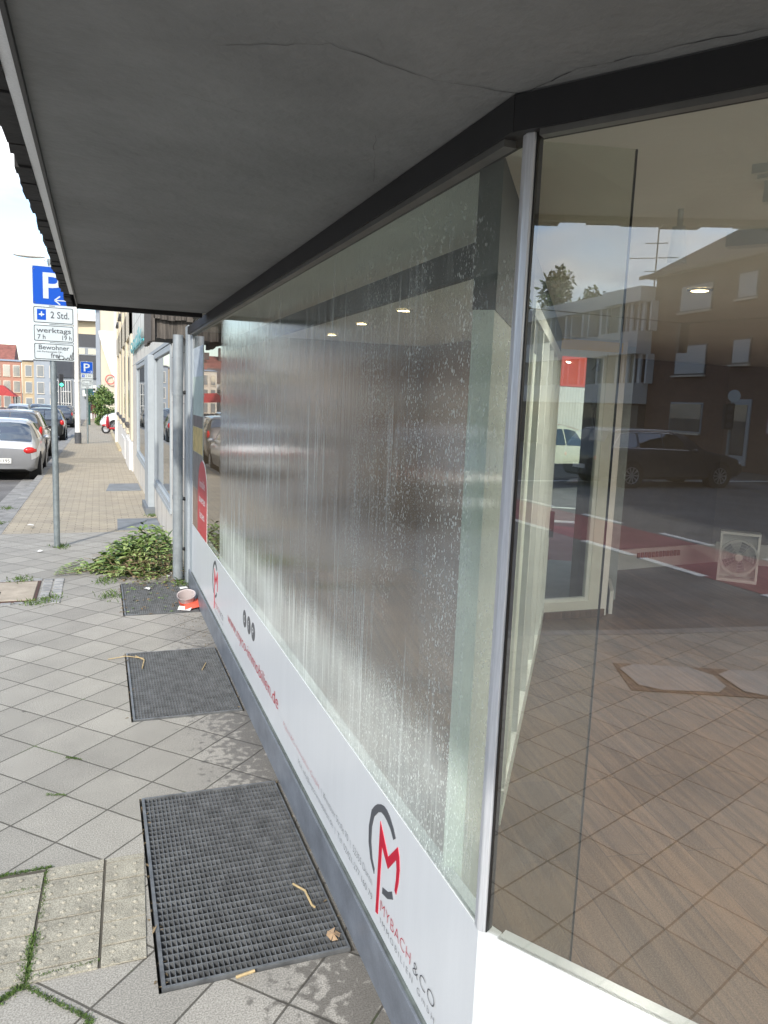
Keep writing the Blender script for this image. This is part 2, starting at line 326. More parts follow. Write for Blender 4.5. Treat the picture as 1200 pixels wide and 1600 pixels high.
mPanel = mat('white_panel', (.64, .665, .68), .3, var=.02, vs=3, bump=.05, bs=22, stretch=(4, 4, .6), speck=.02)
mAlu = mat('brushed_aluminium', (.66, .68, .71), .36, .45, var=.08, vs=30, stretch=(8, 8, .4))
mGreyFrame = mat('grey_frame', (.36, .40, .425), .45, var=.05)
mPipe = mat('zinc_pipe', (.30, .33, .345), .5, .3, var=.12, vs=8)
mLogoRed = mat('logo_red', (.50, .010, .035), .4, var=0)
mLogoGrey = mat('logo_grey', (.085, .09, .10), .4, var=0)
mTxt = mat('lettering_grey', (.07, .075, .085), .45, var=0)
mTxtPink = mat('lettering_pale_red', (.55, .16, .18), .45, var=0)
mBlack = mat('black', (.012, .012, .013), .5, var=0)
mRubber = mat('rubber', (.02, .02, .021), .75, var=.1)
mCeil = mat('ceiling_paint', (.78, .77, .72), .8, var=.03, vs=1.5, bump=.12, bs=20)
mWallIn = mat('inside_wall', (.24, .165, .115), .8, var=.05, vs=2)
mWallWhite = mat('inside_white', (.66, .665, .63), .7, var=.04, vs=3)
mPVC = mat('white_frame', (.78, .80, .78), .35, var=.03)
mGlassB = glass('clear_glass_front', .25, (.82, .83, .80))
mGlassA = wetglass('wet_glass_front')
mClear = clearmat('clear_glass_body')
mGlassIn = glass('inner_glass', .07, (.86, .90, .87))
mGlassFin = glass('tinted_fin_glass', .05, (.84, .86, .81))
mWinDark = glass('window_glass', .22, rough=.02, body=(.035, .045, .05))
mWinMirror = glass('shop_window_glass', .42, rough=.01, body=(.10, .115, .12))
mWinPale = glass('far_window_glass', .3, rough=.05, body=(.30, .31, .30))
mShutter = mat('roller_shutter', (.55, .55, .54), .55, var=.06, bump=.4, bs=4, stretch=(.1, .1, 30))
mBrickBr = brickmat('brown_brick', (.19, .10, .068), (.135, .075, .052), (.15, .13, .11), .25, .075, .008, axes='xz', var=.2, speck=.15, bump=.3)
mBrickBrY = brickmat('brown_brick_side', (.19, .10, .068), (.135, .075, .052), (.15, .13, .11), .25, .075, .008, axes='yz', var=.2, speck=.15, bump=.3)
mRoofT = brickmat('roof_tiles', (.09, .055, .045), (.12, .07, .055), (.03, .02, .02), .25, .3, .02, axes='xz', var=.2)
mRoofRed = mat('red_roof', (.26, .10, .075), .8, var=.2, vs=1)
mRoofBrown = mat('brown_roof', (.15, .115, .10), .8, var=.2, vs=1)
mRender = mat('white_render', (.68, .68, .66), .85, var=.06, vs=.6, bump=.1)
mCream = mat('cream_render', (.66, .57, .40), .85, var=.05, vs=.8, bump=.08, bs=30)
mCreamP = mat('pale_cream_render', (.62, .56, .43), .85, var=.04, vs=.5)
mMarble = mat('marble_slab', (.66, .63, .57), .4, var=.10, vs=2.2, stretch=(1, 1, .5))
mDarkPan = mat('dark_cladding', (.075, .08, .09), .6, var=.08, vs=.5)
mGreyPan = mat('grey_cladding', (.30, .33, .36), .6, var=.06, vs=.7)
mOrange = mat('orange_facade', (.42, .22, .165), .85, var=.08, vs=.5)
mYellow = mat('ochre_facade', (.46, .36, .23), .85, var=.08, vs=.5)
mTrim = mat('pale_trim', (.66, .60, .50), .8, var=.05)
mBlueGrey = mat('blue_grey_facade', (.20, .24, .30), .85, var=.08)
mTeal = mat('teal_letters', (.07, .40, .43), .4, var=0)
mSignBlue = mat('sign_blue', (.002, .07, .42), .5, var=0, spec=.2)
mSignWhite = mat('sign_white', (.50, .555, .565), .38, var=.05, vs=7)
mPoleZinc = mat('zinc_post', (.27, .31, .32), .45, .5, var=.15, vs=12)
mWhitePaint = mat('white_paint', (.80, .79, .75), .4, var=.04)
mShingle = mat('weathered_shingle', (.12, .105, .09), .85, var=.38, vs=4, stretch=(9, 9, .6), bump=.5, bs=14)
mShingleD = mat('black_shingle', (.016, .015, .015), .8, var=.3, vs=8, bump=.5, bs=20)
mLeafs = [mat('leaf_green', (.15, .245, .055), .55, var=.25, vs=20), mat('leaf_light', (.30, .38, .13), .55, var=.25, vs=20), mat('leaf_dark', (.035, .075, .022), .6, var=.2, vs=20), mat('leaf_dry', (.22, .16, .085), .7, var=.3, vs=20)]
mTrunk = mat('bark', (.09, .065, .045), .9, var=.3, vs=8, bump=.5)
mMoss = [mat('moss', (.07, .13, .025), .9, var=.3, vs=40), mat('moss_light', (.13, .20, .05), .9, var=.3, vs=40)]
mStraw = mat('straw', (.50, .38, .20), .7, var=.15, vs=30)
mPaper = mat('paper', (.78, .78, .76), .7, var=.05)

# ------------------------------------------------------------------ ground, roads, pavements
o = MB()
sheet(o, [(-400, -200), (400, -200), (400, 600), (-400, 600)], -.30, -.16); struct(o.build('ground', mGrd))
KB = [(-1.15, 10.45), (-1.3, 9.6), (-1.9, 7.6), (-2.75, 4.2), (-3.45, 1.2), (-3.82, -.4), (-4.25, -1.9), (-5.0, -4.6), (-6.5, -8)]
o = MB()
road = [(-1.3, 150), (-1.3, 10.45)] + [(x, y) for x, y in KB[1:]] + [(-60, -8), (-60, 10), (-30.0, 4.0), (-12, 12), (-10.6, 14), (-10.6, 150)]
# split the junction into simple convex-ish pieces
sheet(o, [(-1.2, 10.4), (-1.2, 150), (-10.6, 150), (-10.6, 10.4)], -.15, -.12)
for (a, b) in zip(KB, KB[1:]):
    sheet(o, [a, b, (-60, b[1]), (-60, a[1])], -.15, -.12)
struct(o.build('road', mAsph2))
o = MB(); sheet(o, [(3.85, 7.7), (40, 7.7), (40, 60), (12.5, 60), (12.5, 20), (3.85, 20)], -.15, -.117); struct(o.build('side_street', mAsph2))
# grey slab pavement with cut-outs over the light wells
GR = [(.15, .775, 2.165, 3.365), (.15, .775, 4.21, 5.40), (.17, .785, 6.34, 7.46)]
o = MB(); sheet(o, KB + [(8, -8), (8, 1.3), (.15, 1.3), (.15, 10.45)], -.14, 0) if False else None
for (a, b) in zip(KB, KB[1:]):
    sheet(o, [(.15, a[1]), (.15, b[1]), b, a], -.14, 0)
ys = 1.30
for x0, x1, y0, y1 in GR:
    o.prism([(.15, ys), (.80, ys), (.80, y0), (.15, y0)], -.14, 0)
    if x1 < .80: o.prism([(x1, y0), (.80, y0), (.80, y1), (x1, y1)], -.14, 0)
    if x0 > .15: o.prism([(.15, y0), (x0, y0), (x0, y1), (.15, y1)], -.14, 0)
    ys = y1
sheet(o, [(.15, ys), (.80, ys), (.80, 10.45), (.15, 10.45)], -.14, 0)
o.prism([(.15, 1.30), (.15, -8), (8, -8), (4.3, -3.9), (.86, 1.30)], -.14, 0)
struct(o.build('pavement', mTile))
o = MB()
for (a, b) in zip(KB, KB[1:]):
    A_, B_ = Vector(a), Vector(b); d = (B_ - A_).normalized(); n = Vector((d.y, -d.x)) * -1
    sheet(o, [tuple(A_), tuple(B_), (B_.x + n.x * -.13, B_.y + n.y * -.13), (A_.x + n.x * -.13, A_.y + n.y * -.13)], -.14, .004)
for i in range(46):
    y0 = 10.45 + i * 1.0; sheet(o, [(-1.15, y0 + .006), (-1.30, y0 + .006), (-1.30, y0 + .994), (-1.15, y0 + .994)], -.14, .006 + random.uniform(-.003, .003))
struct(o.build('kerb', mKerb, bevel=.008))
o = MB()
for i in range(90):
    y0 = 10.45 + i * .5; sheet(o, [(-1.30, y0 + .004), (-1.62, y0 + .004), (-1.62, y0 + .496), (-1.30, y0 + .496)], -.13, -.108)
struct(o.build('gutter', mKerb))
o = MB(); sheet(o, [(-1.15, 10.45), (.80, 10.45), (.80, 36), (-1.15, 36)], -.14, 0)
sheet(o, [(-1.15, 36), (.80, 36), (.45, 86), (-1.15, 86)], -.14, 0); struct(o.build('brick_pavement', mBeige))
o = MB(); sheet(o, [(.80, 35.0), (14, 35.0), (14, 68), (.6, 68)], -.14, -.004); struct(o.build('yard', mAsph2))
o = MB(); sheet(o, [(.66, 28.6), (.80, 28.6), (.80, 52), (.66, 52)], -.01, .06); struct(o.build('yard_kerb', mat('yellowish_kerb', (.50, .42, .26), .8)))
# a darker patch seam across the beige paving
o = MB(); sheet(o, [(-1.15, 22.6), (.80, 22.9), (.80, 25.2), (-1.15, 24.6)], 0, .004); struct(o.build('paving_patch', mat('grey_beige_patch', (.33, .29, .22), .85, var=.15, speck=.2)))
# tactile field
o = MB()
ex = Vector((1, .02, 0)); ey = Vector((.02, 1, 0))
def tact(x0, x1, y0, n, ph, nst):
    for r in range(n):
        ya = y0 + r * .117 + ph; yb = min(ya + .117, 2.925); ya2 = max(ya, 2.325)
        if yb - ya2 < .03: continue
        dz = random.uniform(-.001, .0015)
        pts = [(x0 + .0015, ya2 + .0042), (x1 - .0015, ya2 + .0042), (x1 - .0015, yb - .0042), (x0 + .0015, yb - .0042)]
        pts = [(x + .04 * (y - 2.6), y + .02 * (x)) for x, y in pts]; o.prism(pts, -.005, .006 + dz)
        for a in range(nst):
            for q in (.28, .72):
                cx = x0 + (x1 - x0) * (a + .5) / nst; cy = ya + .117 * q
                if ya2 + .01 < cy < yb - .01:
                    o.ell((cx + .04 * (cy - 2.6), cy + .02 * cx, .005 + dz), (.0095, .0095, .0065), 10, 5)
o.prism([(-.86, 2.33), (.124, 2.33), (.146, 2.92), (-.845, 2.92)], .0, .0015, 1)
tact(-.005, .136, 2.26, 6, .045, 2); tact(-.215, -.012, 2.26, 6, .0, 4); tact(-.425, -.222, 2.26, 6, .06, 4); tact(-.635, -.432, 2.26, 6, .02, 4); tact(-.845, -.642, 2.26, 6, .05, 4)
struct(o.build('tactile_paving', [mTact, mat('joint_sand', (.10, .09, .07), .9)], smooth=True))
# lane lines, bike crossing (junction side)
le = Vector((.905, -.425)); ln = Vector((.425, .905))
def strip(mb, p, a, b, w, z0, z1):
    p = Vector(p); q = [p + le * a - ln * w / 2, p + le * b - ln * w / 2, p + le * b + ln * w / 2, p + le * a + ln * w / 2]
    mb.prism([tuple(k) for k in q], z0, z1)
o = MB(); strip(o, (-8.8, -1.72), -9, 7.0, 1.62, -.121, -.116); struct(o.build('cycle_lane', mRed))
o = MB()
for a in (-8.4, -6.2, -4.0, -1.9, .18, 2.2, 4.3): strip(o, (-10.17, -2.14 + .0), a, a + 1.06, .13, -.12, -.112)
for a in (-7.6, -5.4, -3.3, -1.25, .72 - .7, 2.0, 4.1): strip(o, (-7.8, -1.3), a, a + 1.1, .13, -.12, -.112)
for a in (-12, -5.2, 1.4): o.prism([(-19.5 + a * .4, -4.2 + a * .92), (-19.3 + a * .4, -4.28 + a * .92), (-19.3 + (a + 4.6) * .4, -4.28 + (a + 4.6) * .92), (-19.5 + (a + 4.6) * .4, -4.2 + (a + 4.6) * .92)], -.12, -.112)
struct(o.build('lane_markings', mWhiteLine))
# outside seen through the far door
def strip2(mb, c, d, a, b, w, z0, z1):
    c = Vector(c); d = Vector(d).normalized(); n = Vector((-d.y, d.x)); q = [c + d * a - n * w / 2, c + d * b - n * w / 2, c + d * b + n * w / 2, c + d * a + n * w / 2]
    sheet(mb, [tuple(k) for k in q], z0, z1)
o = MB(); strip2(o, (6.25, 9.5), (.84, -.54), -1.5, 9, 3.2, -.116, -.110); struct(o.build('cycle_path', mRed))
o = MB(); strip2(o, (7.4, 11.35), (.84, -.54), -2, 9, .28, -.115, -.105); strip2(o, (8.6, 13.2), (.84, -.54), -2, 9, .12, -.115, -.105); struct(o.build('side_markings', mWhiteLine))
o = MB(); o.prism([(3.85, 5.3), (9, 2.2), (9, 5.4), (5.1, 7.75), (3.85, 7.75)], -.14, .0); struct(o.build('side_pavement', mat('side_slabs', (.33, .34, .32), .8, var=.1, speck=.15)))
# hexagonal light slabs near the kerb
hx = [(-2.87, .16), (-2.98, .04), (-2.98, -.35), (-2.83, -.47), (-2.63, -.48), (-2.51, -.39), (-2.49, -.02), (-2.56, .11)]
mHex = mat('pale_slab', (.42, .41, .38), .75, var=.08, speck=.15); mMort = mat('rubble_joint', (.19, .15, .125), .9, var=.3, vs=20)
o = MB()
for k in range(3):
    o.prism([(x, y - k * .68) for x, y in hx], .0, .012)
tag(o.build('stone_slab_row', mHex), kind='structure')
o = MB(); o.prism([(-3.0, .18), (-3.0, -1.9), (-2.47, -1.9), (-2.47, .18)], -.002, .005); struct(o.build('slab_bedding', mMort))

# manhole cover with cobbles
t = thing('manhole_cover', 'beige concrete inspection cover with hand slot set in grey pavement', 'cover', (-.92, 7.33, 0))
o = MB(); o.box(-1.30, -.545, 6.98, 7.66, -.02, .012); o.build('cover_plate', mat('beige_concrete', (.43, .37, .29), .8, var=.15, speck=.2), t, bevel=.006)
o = MB(); o.box(-1.33, -1.305, 6.95, 7.69, -.02, .008); o.box(-.54, -.52, 6.95, 7.69, -.02, .008); o.box(-1.305, -.54, 6.95, 6.975, -.02, .008); o.box(-1.305, -.54, 7.665, 7.69, -.02, .008); o.build('cover_frame', mat('rusty_frame', (.10, .05, .035), .7, .3), t)
o = MB(); o.box(-1.02, -.82, 7.20, 7.29, .010, .0145); o.build('hand_slot', mPit, t)
o = MB()
for r in range(2):
    for i in range(9):
        x0 = -.505 + r * .095; y0 = 6.86 + i * .1; o.box(x0 + .006, x0 + .088, y0 + .006, y0 + .092, -.02, .010 + random.uniform(-.003, .003))
for i in range(9):
    for (yy) in (6.86, 7.70): o.box(-1.36 + i * .095 + .005, -1.36 + i * .095 + .088, yy + .006, yy + .08, -.02, .008 + random.uniform(-.003, .003))
struct(o.build('cobble_border', mat('cobble', (.33, .33, .32), .8, var=.25, vs=8), bevel=.008))
mSlate = mat('slate_cover', (.20, .215, .225), .7, var=.15, vs=5)
o = MB(); sheet(o, [(.22, 10.56), (.79, 10.56), (.79, 11.62), (.24, 11.62)], -.02, .008); tag(o.build('service_cover', mSlate), 'slate grey service cover beside the leaf pile, the nearer of two', 'cover', 'service covers in the beige paving')
o = MB(); sheet(o, [(.12, 15.4), (.77, 15.5), (.77, 16.9), (.2, 16.8)], -.02, .008); tag(o.build('service_cover', mSlate), 'dull grey service cover farther along the beige paving by the pillar', 'cover', 'service covers in the beige paving')

# ------------------------------------------------------------------ light-well gratings
def grate(x0, x1, y0, y1, label, nx, ny, tilt):
    t = thing('floor_grating', label, 'grating', ((x0 + x1) / 2, (y0 + y1) / 2, 0), 0, 'steel gratings over the light wells')
    o = MB(); fx0, fx1, fy0, fy1 = x0 + .010, x1 - .012, y0 + .012, y1 - .012
    o.box(fx0, fx0 + .012, fy0, fy1, -.035, .006); o.box(fx1 - .006, fx1, fy0, fy1, -.035, .004); o.box(fx0 + .012, fx1 - .006, fy0, fy0 + .010, -.035, .006); o.box(fx0 + .012, fx1 - .006, fy1 - .010, fy1, -.035, .005)
    o.build('frame', mSteel, t)
    o = MB(); ix0, ix1, iy0, iy1 = fx0 + .012, fx1 - .006, fy0 + .010, fy1 - .010
    for i in range(1, nx):
        x = ix0 + (ix1 - ix0) * i / nx; o.box(x - .0014, x + .0014, iy0, iy1, -.028, 0)
    for j in range(1, ny):
        y = iy0 + (iy1 - iy0) * j / ny; o.box(ix0, ix1, y - .0016, y + .0016, -.0275, .0012)
    o.build('bars', mSteel, t)
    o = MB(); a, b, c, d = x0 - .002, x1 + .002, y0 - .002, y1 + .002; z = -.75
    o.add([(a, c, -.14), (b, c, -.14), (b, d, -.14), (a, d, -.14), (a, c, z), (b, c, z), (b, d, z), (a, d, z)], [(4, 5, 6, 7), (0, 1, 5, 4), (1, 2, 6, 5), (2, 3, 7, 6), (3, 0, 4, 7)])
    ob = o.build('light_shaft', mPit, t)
    return t
grate(*GR[0], 'largest dark steel grating in the foreground beside the tactile slabs', 35, 34, 0)
grate(*GR[1], 'middle dark steel grating below the red web address', 35, 34, 0)
grate(*GR[2], 'far dark steel grating strewn with leaves and a plastic tub', 35, 32, 0)

# ------------------------------------------------------------------ the shop building
E0 = Vector((.8, 1.398)); eb = Vector((.545, -.838)).normalized(); nb = Vector((-.838, -.545)).normalized()
def bp(s, d=0): return tuple(E0 + eb * s + nb * d)      # point on street side B, d outward
shop = thing('shop_building', 'corner shop with dark canopy, wet display window and white lettered panel', 'building', (.8, 1.398, 0))
# canopy
cc = E0
o = MB(); can = [(-.135, 6.0), (.80, 6.0), (.80, 1.398), bp(5.2), bp(5.2, 1.5), (-.135, -.62)]
can = [(-.135, 6.0), (.80, 6.0), (.80, 1.398), bp(2.55), (-.135, -.62)]
o.prism(can, 2.402, 2.60); cano = o.build('canopy_soffit', mSoffit, shop)
# plaster cracks
def crack(pts, w):
    o = MB(); P_ = []
    for a, b in zip(pts, pts[1:]):
        for k in range(10):
            f = k / 10; P_.append(Vector((a[0] + (b[0] - a[0]) * f + random.uniform(-.004, .004), a[1] + (b[1] - a[1]) * f + random.uniform(-.004, .004), 2.401)))
    P_.append(Vector((*pts[-1], 2.401)))
    for a, b in zip(P_, P_[1:]):
        d = (b - a).normalized(); n = Vector((-d.y, d.x, 0)) * w * random.uniform(.3, 1.4); o.add([a - n, b - n, b + n, a + n], [(0, 1, 2, 3)])
    o.build('crack', mBlack, cano)
crack([(.775, 1.40), (.60, 1.42), (.38, 1.36), (.20, 1.45)], .0006); crack([(.72, 2.1), (.60, 1.75)], .0004); crack([(.30, 1.75), (.17, 1.70)], .0004)
crack([(.775, 1.42), bp(.12, .07), bp(.45, .055), bp(.9, .06)], .0008)
# fillet of sealant where soffit meets fascia
o = MB(); o.obox((.785, 6.0), (.785, 1.41), .016, 2.388, 2.405, side=0); o.obox(bp(.0, .012), bp(2.5, .012), .02, 2.386, 2.4045); o.build('joint_seal', mSoffit, shop)
# metal strip, dark edge
o = MB(); o.box(-.160, -.137, -.62, 5.35, 2.392, 2.42); o.build('edge_strip', mAlu, shop)
o = MB(); o.box(-.1365, -.128, -.62, 6.0, 2.385, 2.401); o.build('black_bead', mBlack, shop)  # plain black bead between metal strip and soffit
o = MB(); random.seed(3)
y = -.62
while y < 6.0:
    w = random.uniform(.07, .13); q = .200 + random.uniform(-.006, .007); w = min(w, 6.001 - y)
    o.prism([(-.1605, y), (-.1605, y + w), (-q - random.uniform(-.004, .004), y + w - .001), (-q, y + .001)], 2.388 + random.uniform(-.006, .006), 2.60); y += w
o.box(-.20, -.135, 6.003, 6.06, 2.385, 2.62); o.box(-.135, .74, 6.003, 6.05, 2.372, 2.62)
o.build('roof_edge', mShingleD, shop)
# beams above glass
o = MB(); o.obox((.775, 7.3), (.775, 1.375), .06, 2.335, 2.4, side=1) if False else o.prism([(.765, 7.25), (.765, 1.405), (.83, 1.43), (.83, 7.25)], 2.332, 2.3995)
o.prism([(.765, 1.403), bp(3.4, .035), bp(3.4, -.03), (.83, 1.428)], 2.330, 2.3985); o.build('fascia_beam', mFascia, shop)
o = MB(); o.box(.772, .80, 1.45, 7.12, 2.318, 2.332); o.prism([bp(.03, .02), bp(3.4, .02), bp(3.4, 0), bp(.03, 0)], 2.318, 2.330); o.build('drip_rail', mat('dull_rail', (.16, .16, .15), .45, .5), shop)
# roof and upper floor walls (keeps daylight out of the shop)
o = MB(); o.prism([(.80, 7.6), (.80, 1.4), bp(6.5), (9.5, -1.0), (9.5, 6.0), (6.9, 7.3), (3.9, 7.6)], 2.61, 2.9); o.build('roof_slab', mFascia, shop)
# facade A: plinth, panel
o = MB(); o.box(.782, .86, 1.40, 7.28, -.05, .158); o.prism([(.782, 1.398), bp(6.5, .018), bp(6.5, -.06), (.86, 1.42)], -.05, .158); o.build('plinth', mPlinth, shop, bevel=.002)
o = MB(); o.box(.790, .80, 1.43, 7.12, .158, .170); o.build('sill_trim', mat('green_grime_trim', (.13, .15, .14), .6, var=.3, vs=9), shop)
pan = MB().box(.798, .84, 1.425, 7.12, .170, .622).build('lettered_panel', mPanel, shop)
o = MB(); o.prism([bp(.045, .002), bp(6.4, .002), bp(6.4, -.04), bp(.045, -.04)], .170, .618)
o.build('side_panel', mPanel, shop)
o = MB(); o.prism([(.7945, 1.425), (.7945, 1.398 - .002), bp(.045, .0045), bp(.045, -.02), (.82, 1.425)], .158, .6235); o.build('panel_corner', mPanel, shop)
# corner mullion
mull = MB()
mull.prism([(.792, 1.412), (.790, 1.393), bp(.016, .010), bp(.018, -.02), (.82, 1.42)], .624, 2.331); mull.build('corner_post', mAlu, shop, bevel=.003)
o = MB(); o.prism([bp(.0165, .004), bp(.0190, .004), bp(.020, -.02), bp(.0185, -.02)], .624, 2.33); o.build('post_seal', mBlack, shop)
o = MB(); o.box(.796, .84, 7.12, 7.30, -.02, 2.34); o.build('end_frame', mGreyFrame, shop, bevel=.004)
o = MB(); o.box(.79, .80, 7.085, 7.12, .622, 2.318); o.build('frame_bead', mGreyFrame, shop)
# panes: outer face carries reflection, rest clear
def pane_box(q, z0, z1, outer, parent, name='window_pane'):
    """q: plan quad; face (q0,q1) is the outer one"""
    n = 4; mb = MB(); vs = [(x, y, z0) for x, y in q] + [(x, y, z1) for x, y in q]
    mb.add(vs, [(0, 1, 5, 4)], 0); mb.add(vs, [(1, 2, 6, 5), (2, 3, 7, 6), (3, 0, 4, 7), (0, 3, 2, 1), (4, 5, 6, 7)], 1)
    return mb.build(name, [outer, mClear], parent)
pane_box([(.801, 1.413), (.801, 7.085), (.811, 7.085), (.811, 1.413)], .622, 2.318, mGlassA, shop, 'wet_window_pane')
pane_box([bp(.0205, -.001), bp(6.4, -.001), bp(6.4, -.012), bp(.0205, -.012)], .618, 2.318, mGlassB, shop, 'side_window_pane')
# glass fin inside the corner
pane_box([(.825, 1.455), (1.055, 1.40), (1.058, 1.41), (.828, 1.465)], .10, 2.34, mGlassFin, shop, 'glass_fin')
o = MB(); o.tube((1.0565, 1.402, .12), (1.0565, 1.402, 2.34), .0028, n=6); o.build('fin_edge', mBlack, shop)
# round-ended red sticker on the far end of the pane (outlined capsule)
cap = []
yc, zc, ry, zb = 6.42, .95, .34, .622
mCap = mat('sticker_red', (.50, .055, .06), .45, var=.05); mCapW = mat('sticker_white', (.75, .72, .70), .5, var=0)
def capsule(ry, top, x0, x1, nm, mt, par):
    pts = [(yc + ry, .625)] + [(yc + ry * math.cos(a), top - ry * .95 + ry * .95 * math.sin(a)) for a in [math.pi * i / 20 for i in range(21)]] + [(yc - ry, .625)]
    mb = MB(); n = len(pts); mb.add([(x0, a, b) for a, b in pts] + [(x1, a, b) for a, b in pts], [tuple(range(n)), tuple(range(n, 2 * n))] + [(i, (i + 1) % n, n + (i + 1) % n, n + i) for i in range(n)])
    return mb.build(nm, mt, par)
stk = capsule(.31, 1.27, .7995, .8009, 'window_sticker', mCapW, shop); capsule(.295, 1.255, .7988, .7994, 'sticker_face', mCap, stk)
for zz, ww, ss in ((1.03, .34, 'Immobilie'), (.90, .40, 'bewerten'), (.77, .30, 'lassen')):
    text('lettering', ss, (.7986, yc + ww / 2, zz), (0, -1, 0), (0, 0, 1), ww, .07, mCapW, stk, ext=.0006)
dec = MB(); dec.box(.7996, .8008, 6.40, 7.084, .623, 2.20); dc = dec.build('window_decal', mat('decal_pale', (.42, .50, .45), .5, var=.12, vs=6), shop)
for z0, z1, cc_ in ((1.30, 1.52, (.55, .42, .16)), (1.52, 1.62, (.16, .13, .12)), (.98, 1.30, (.22, .20, .18)), (.623, .98, (.30, .20, .15)), (1.95, 2.20, (.50, .56, .60))):
    o = MB(); o.box(.7990, .7995, 6.41, 7.08, z0 + .001, z1 - .001); o.build('decal_area', mat('decal_tone', cc_, .5, var=.2, vs=9), dc)
# lettering on the white panel
PX = .7965
def tA(s, y0, z0, y1, h, mt, off=-.012, space=1.0): return text('lettering', s, (PX, y0, z0), (0, -1, 0), (0, 0, 1), y0 - y1, h, mt, pan, off=off, space=space)
def polyA(pts, mt, nm, dy=0):
    mb = MB(); n = len(pts); mb.add([(PX - .0005, a + dy, b) for a, b in pts] + [(.7985, a + dy, b) for a, b in pts], [tuple(range(n)), tuple(range(n, 2 * n))] + [(i, (i + 1) % n, n + (i + 1) % n, n + i) for i in range(n)])
    return mb.build(nm, mt, pan)
arc = [(2.077, .327), (2.114, .356), (2.136, .403), (2.139, .455), (2.119, .521), (2.092, .549), (2.07, .566), (2.043, .580), (2.015, .589), (1.99, .589), (1.965, .582), (1.933, .563), (1.913, .543), (1.929, .529), (1.955, .548), (1.987, .558), (2.01, .561), (2.035, .558), (2.061, .544), (2.097, .509), (2.113, .466), (2.114, .416), (2.097, .366), (2.075, .346)]
red = [(2.04, .526), (1.966, .452), (1.894, .527), (1.88, .504), (1.873, .468), (1.877, .425), (1.891, .379), (1.903, .385), (1.896, .422), (1.895, .458), (1.901, .483), (1.962, .416), (2.019, .457), (2.031, .22), (2.05, .215)]
low = [(1.998, .332), (1.956, .345), (1.923, .368), (1.912, .349), (1.954, .323), (2.0, .311)]
for dy in (0, 3.61):
    polyA(arc, mLogoGrey, 'logo_arc', dy); polyA(red, mLogoRed, 'logo_mark', dy); polyA(low, mLogoGrey, 'logo_tail', dy)
    tA('MYBACH', 2.007 + dy, .250, 1.765 + dy, .036, mLogoRed, -.018, 1.1); tA('&CO', 1.745 + dy, .245, 1.600 + dy, .038, mTxt, -.018, 1.1)
    tA('IMMOBILIEN GmbH', 2.004 + dy, .209, 1.597 + dy, .019, mTxt, -.02, 1.5)
tA('www.myco-immobilien.de', 5.00, .285, 3.46, .088, mLogoRed, -.01)
tA('Mybach&Co Immobilien GmbH', 3.34, .272, 2.72, .030, mTxtPink, -.022)
tA('|  Kreuzauer Straße 70  |  52355 Düren', 2.68, .272, 2.088, .033, mTxt, -.022)
tA('Mail: info@myco-immobilien.de  |  Tel. 02421-277 160 79', 3.05, .222, 2.083, .031, mTxt, -.022)
for k, (yy, g) in enumerate(((4.387, 'o'), (4.25, 'f'), (4.12, 'P'))):
    mb = MB(); n = 24; mb.add([(PX - .0005, yy + .052 * math.cos(2 * math.pi * i / n), .498 + .052 * math.sin(2 * math.pi * i / n)) for i in range(n)] + [(.7985, yy + .052 * math.cos(2 * math.pi * i / n), .498 + .052 * math.sin(2 * math.pi * i / n)) for i in range(n)], [tuple(range(n)), tuple(range(n, 2 * n))] + [(i, (i + 1) % n, n + (i + 1) % n, n + i) for i in range(n)])
    ic = mb.build('round_icon', mLogoGrey, pan)
    hh = .055 if g == 'f' else .045; text('icon_mark', g, (PX - .0008, yy + .02, .498 - hh / 2), (0, -1, 0), (0, 0, 1), .03 if g == 'f' else .04, hh, mPanel, ic, ext=.001)
# shingle box above the pipe
o = MB(); o.box(.50, .84, 7.55, 8.6, 2.33, 2.75); sb = o.build('shingle_return', mShingleD, shop)
o = MB(); random.seed(5)
x = .478
while x < .775:
    w = random.uniform(.045, .07); o.add([(x + .001, 7.54, 2.30 + random.uniform(-.006, .006) + max(0, x - .70) * .5), (x + w - .002, 7.54, 2.30 + random.uniform(-.006, .006) + max(0, x - .70) * .5), (x + w - .002, 7.545, 2.50), (x + .001, 7.545, 2.50), (x + .001, 7.555, 2.31), (x + w - .002, 7.555, 2.31), (x + w - .002, 7.552, 2.50), (x + .001, 7.552, 2.50)], [(0, 1, 2, 3), (4, 7, 6, 5), (0, 3, 7, 4), (1, 5, 6, 2), (0, 4, 5, 1), (3, 2, 6, 7)])
    o.box(x + .01, x + w + .006, 7.50, 7.535, 2.47 + random.uniform(-.008, .008), 2.78); x += w
y = 7.5
while y < 8.6:
    w = random.uniform(.06, .1); o.box(.465, .498, y, y + w - .003, 2.28 + random.uniform(-.008, .008), 2.7); y += w
o.build('shingles', mShingle, shop)
# downpipe
dp = MB(); dp.tube((.705, 7.50, .02), (.705, 7.50, 2.34), .047, n=20); dp.tube((.705, 7.50, .80), (.705, 7.50, .835), .051, n=20); dp.tube((.705, 7.50, 1.78), (.705, 7.50, 1.80), .051, n=20)
d = dp.build('downpipe', mPipe, shop, smooth=True)
o = MB()
for zz in (.79, 1.80, .30): o.box(.75, .79, 7.49, 7.51, zz, zz + .025); o.ell((.765, 7.50, zz + .012), (.014, .016, .02), 8, 6)
o.build('pipe_bracket', mBlack, d)
o = MB(); o.box(.775, .86, 7.303, 7.60, -.05, 2.42); o.build('pier', mGreyFrame, shop)
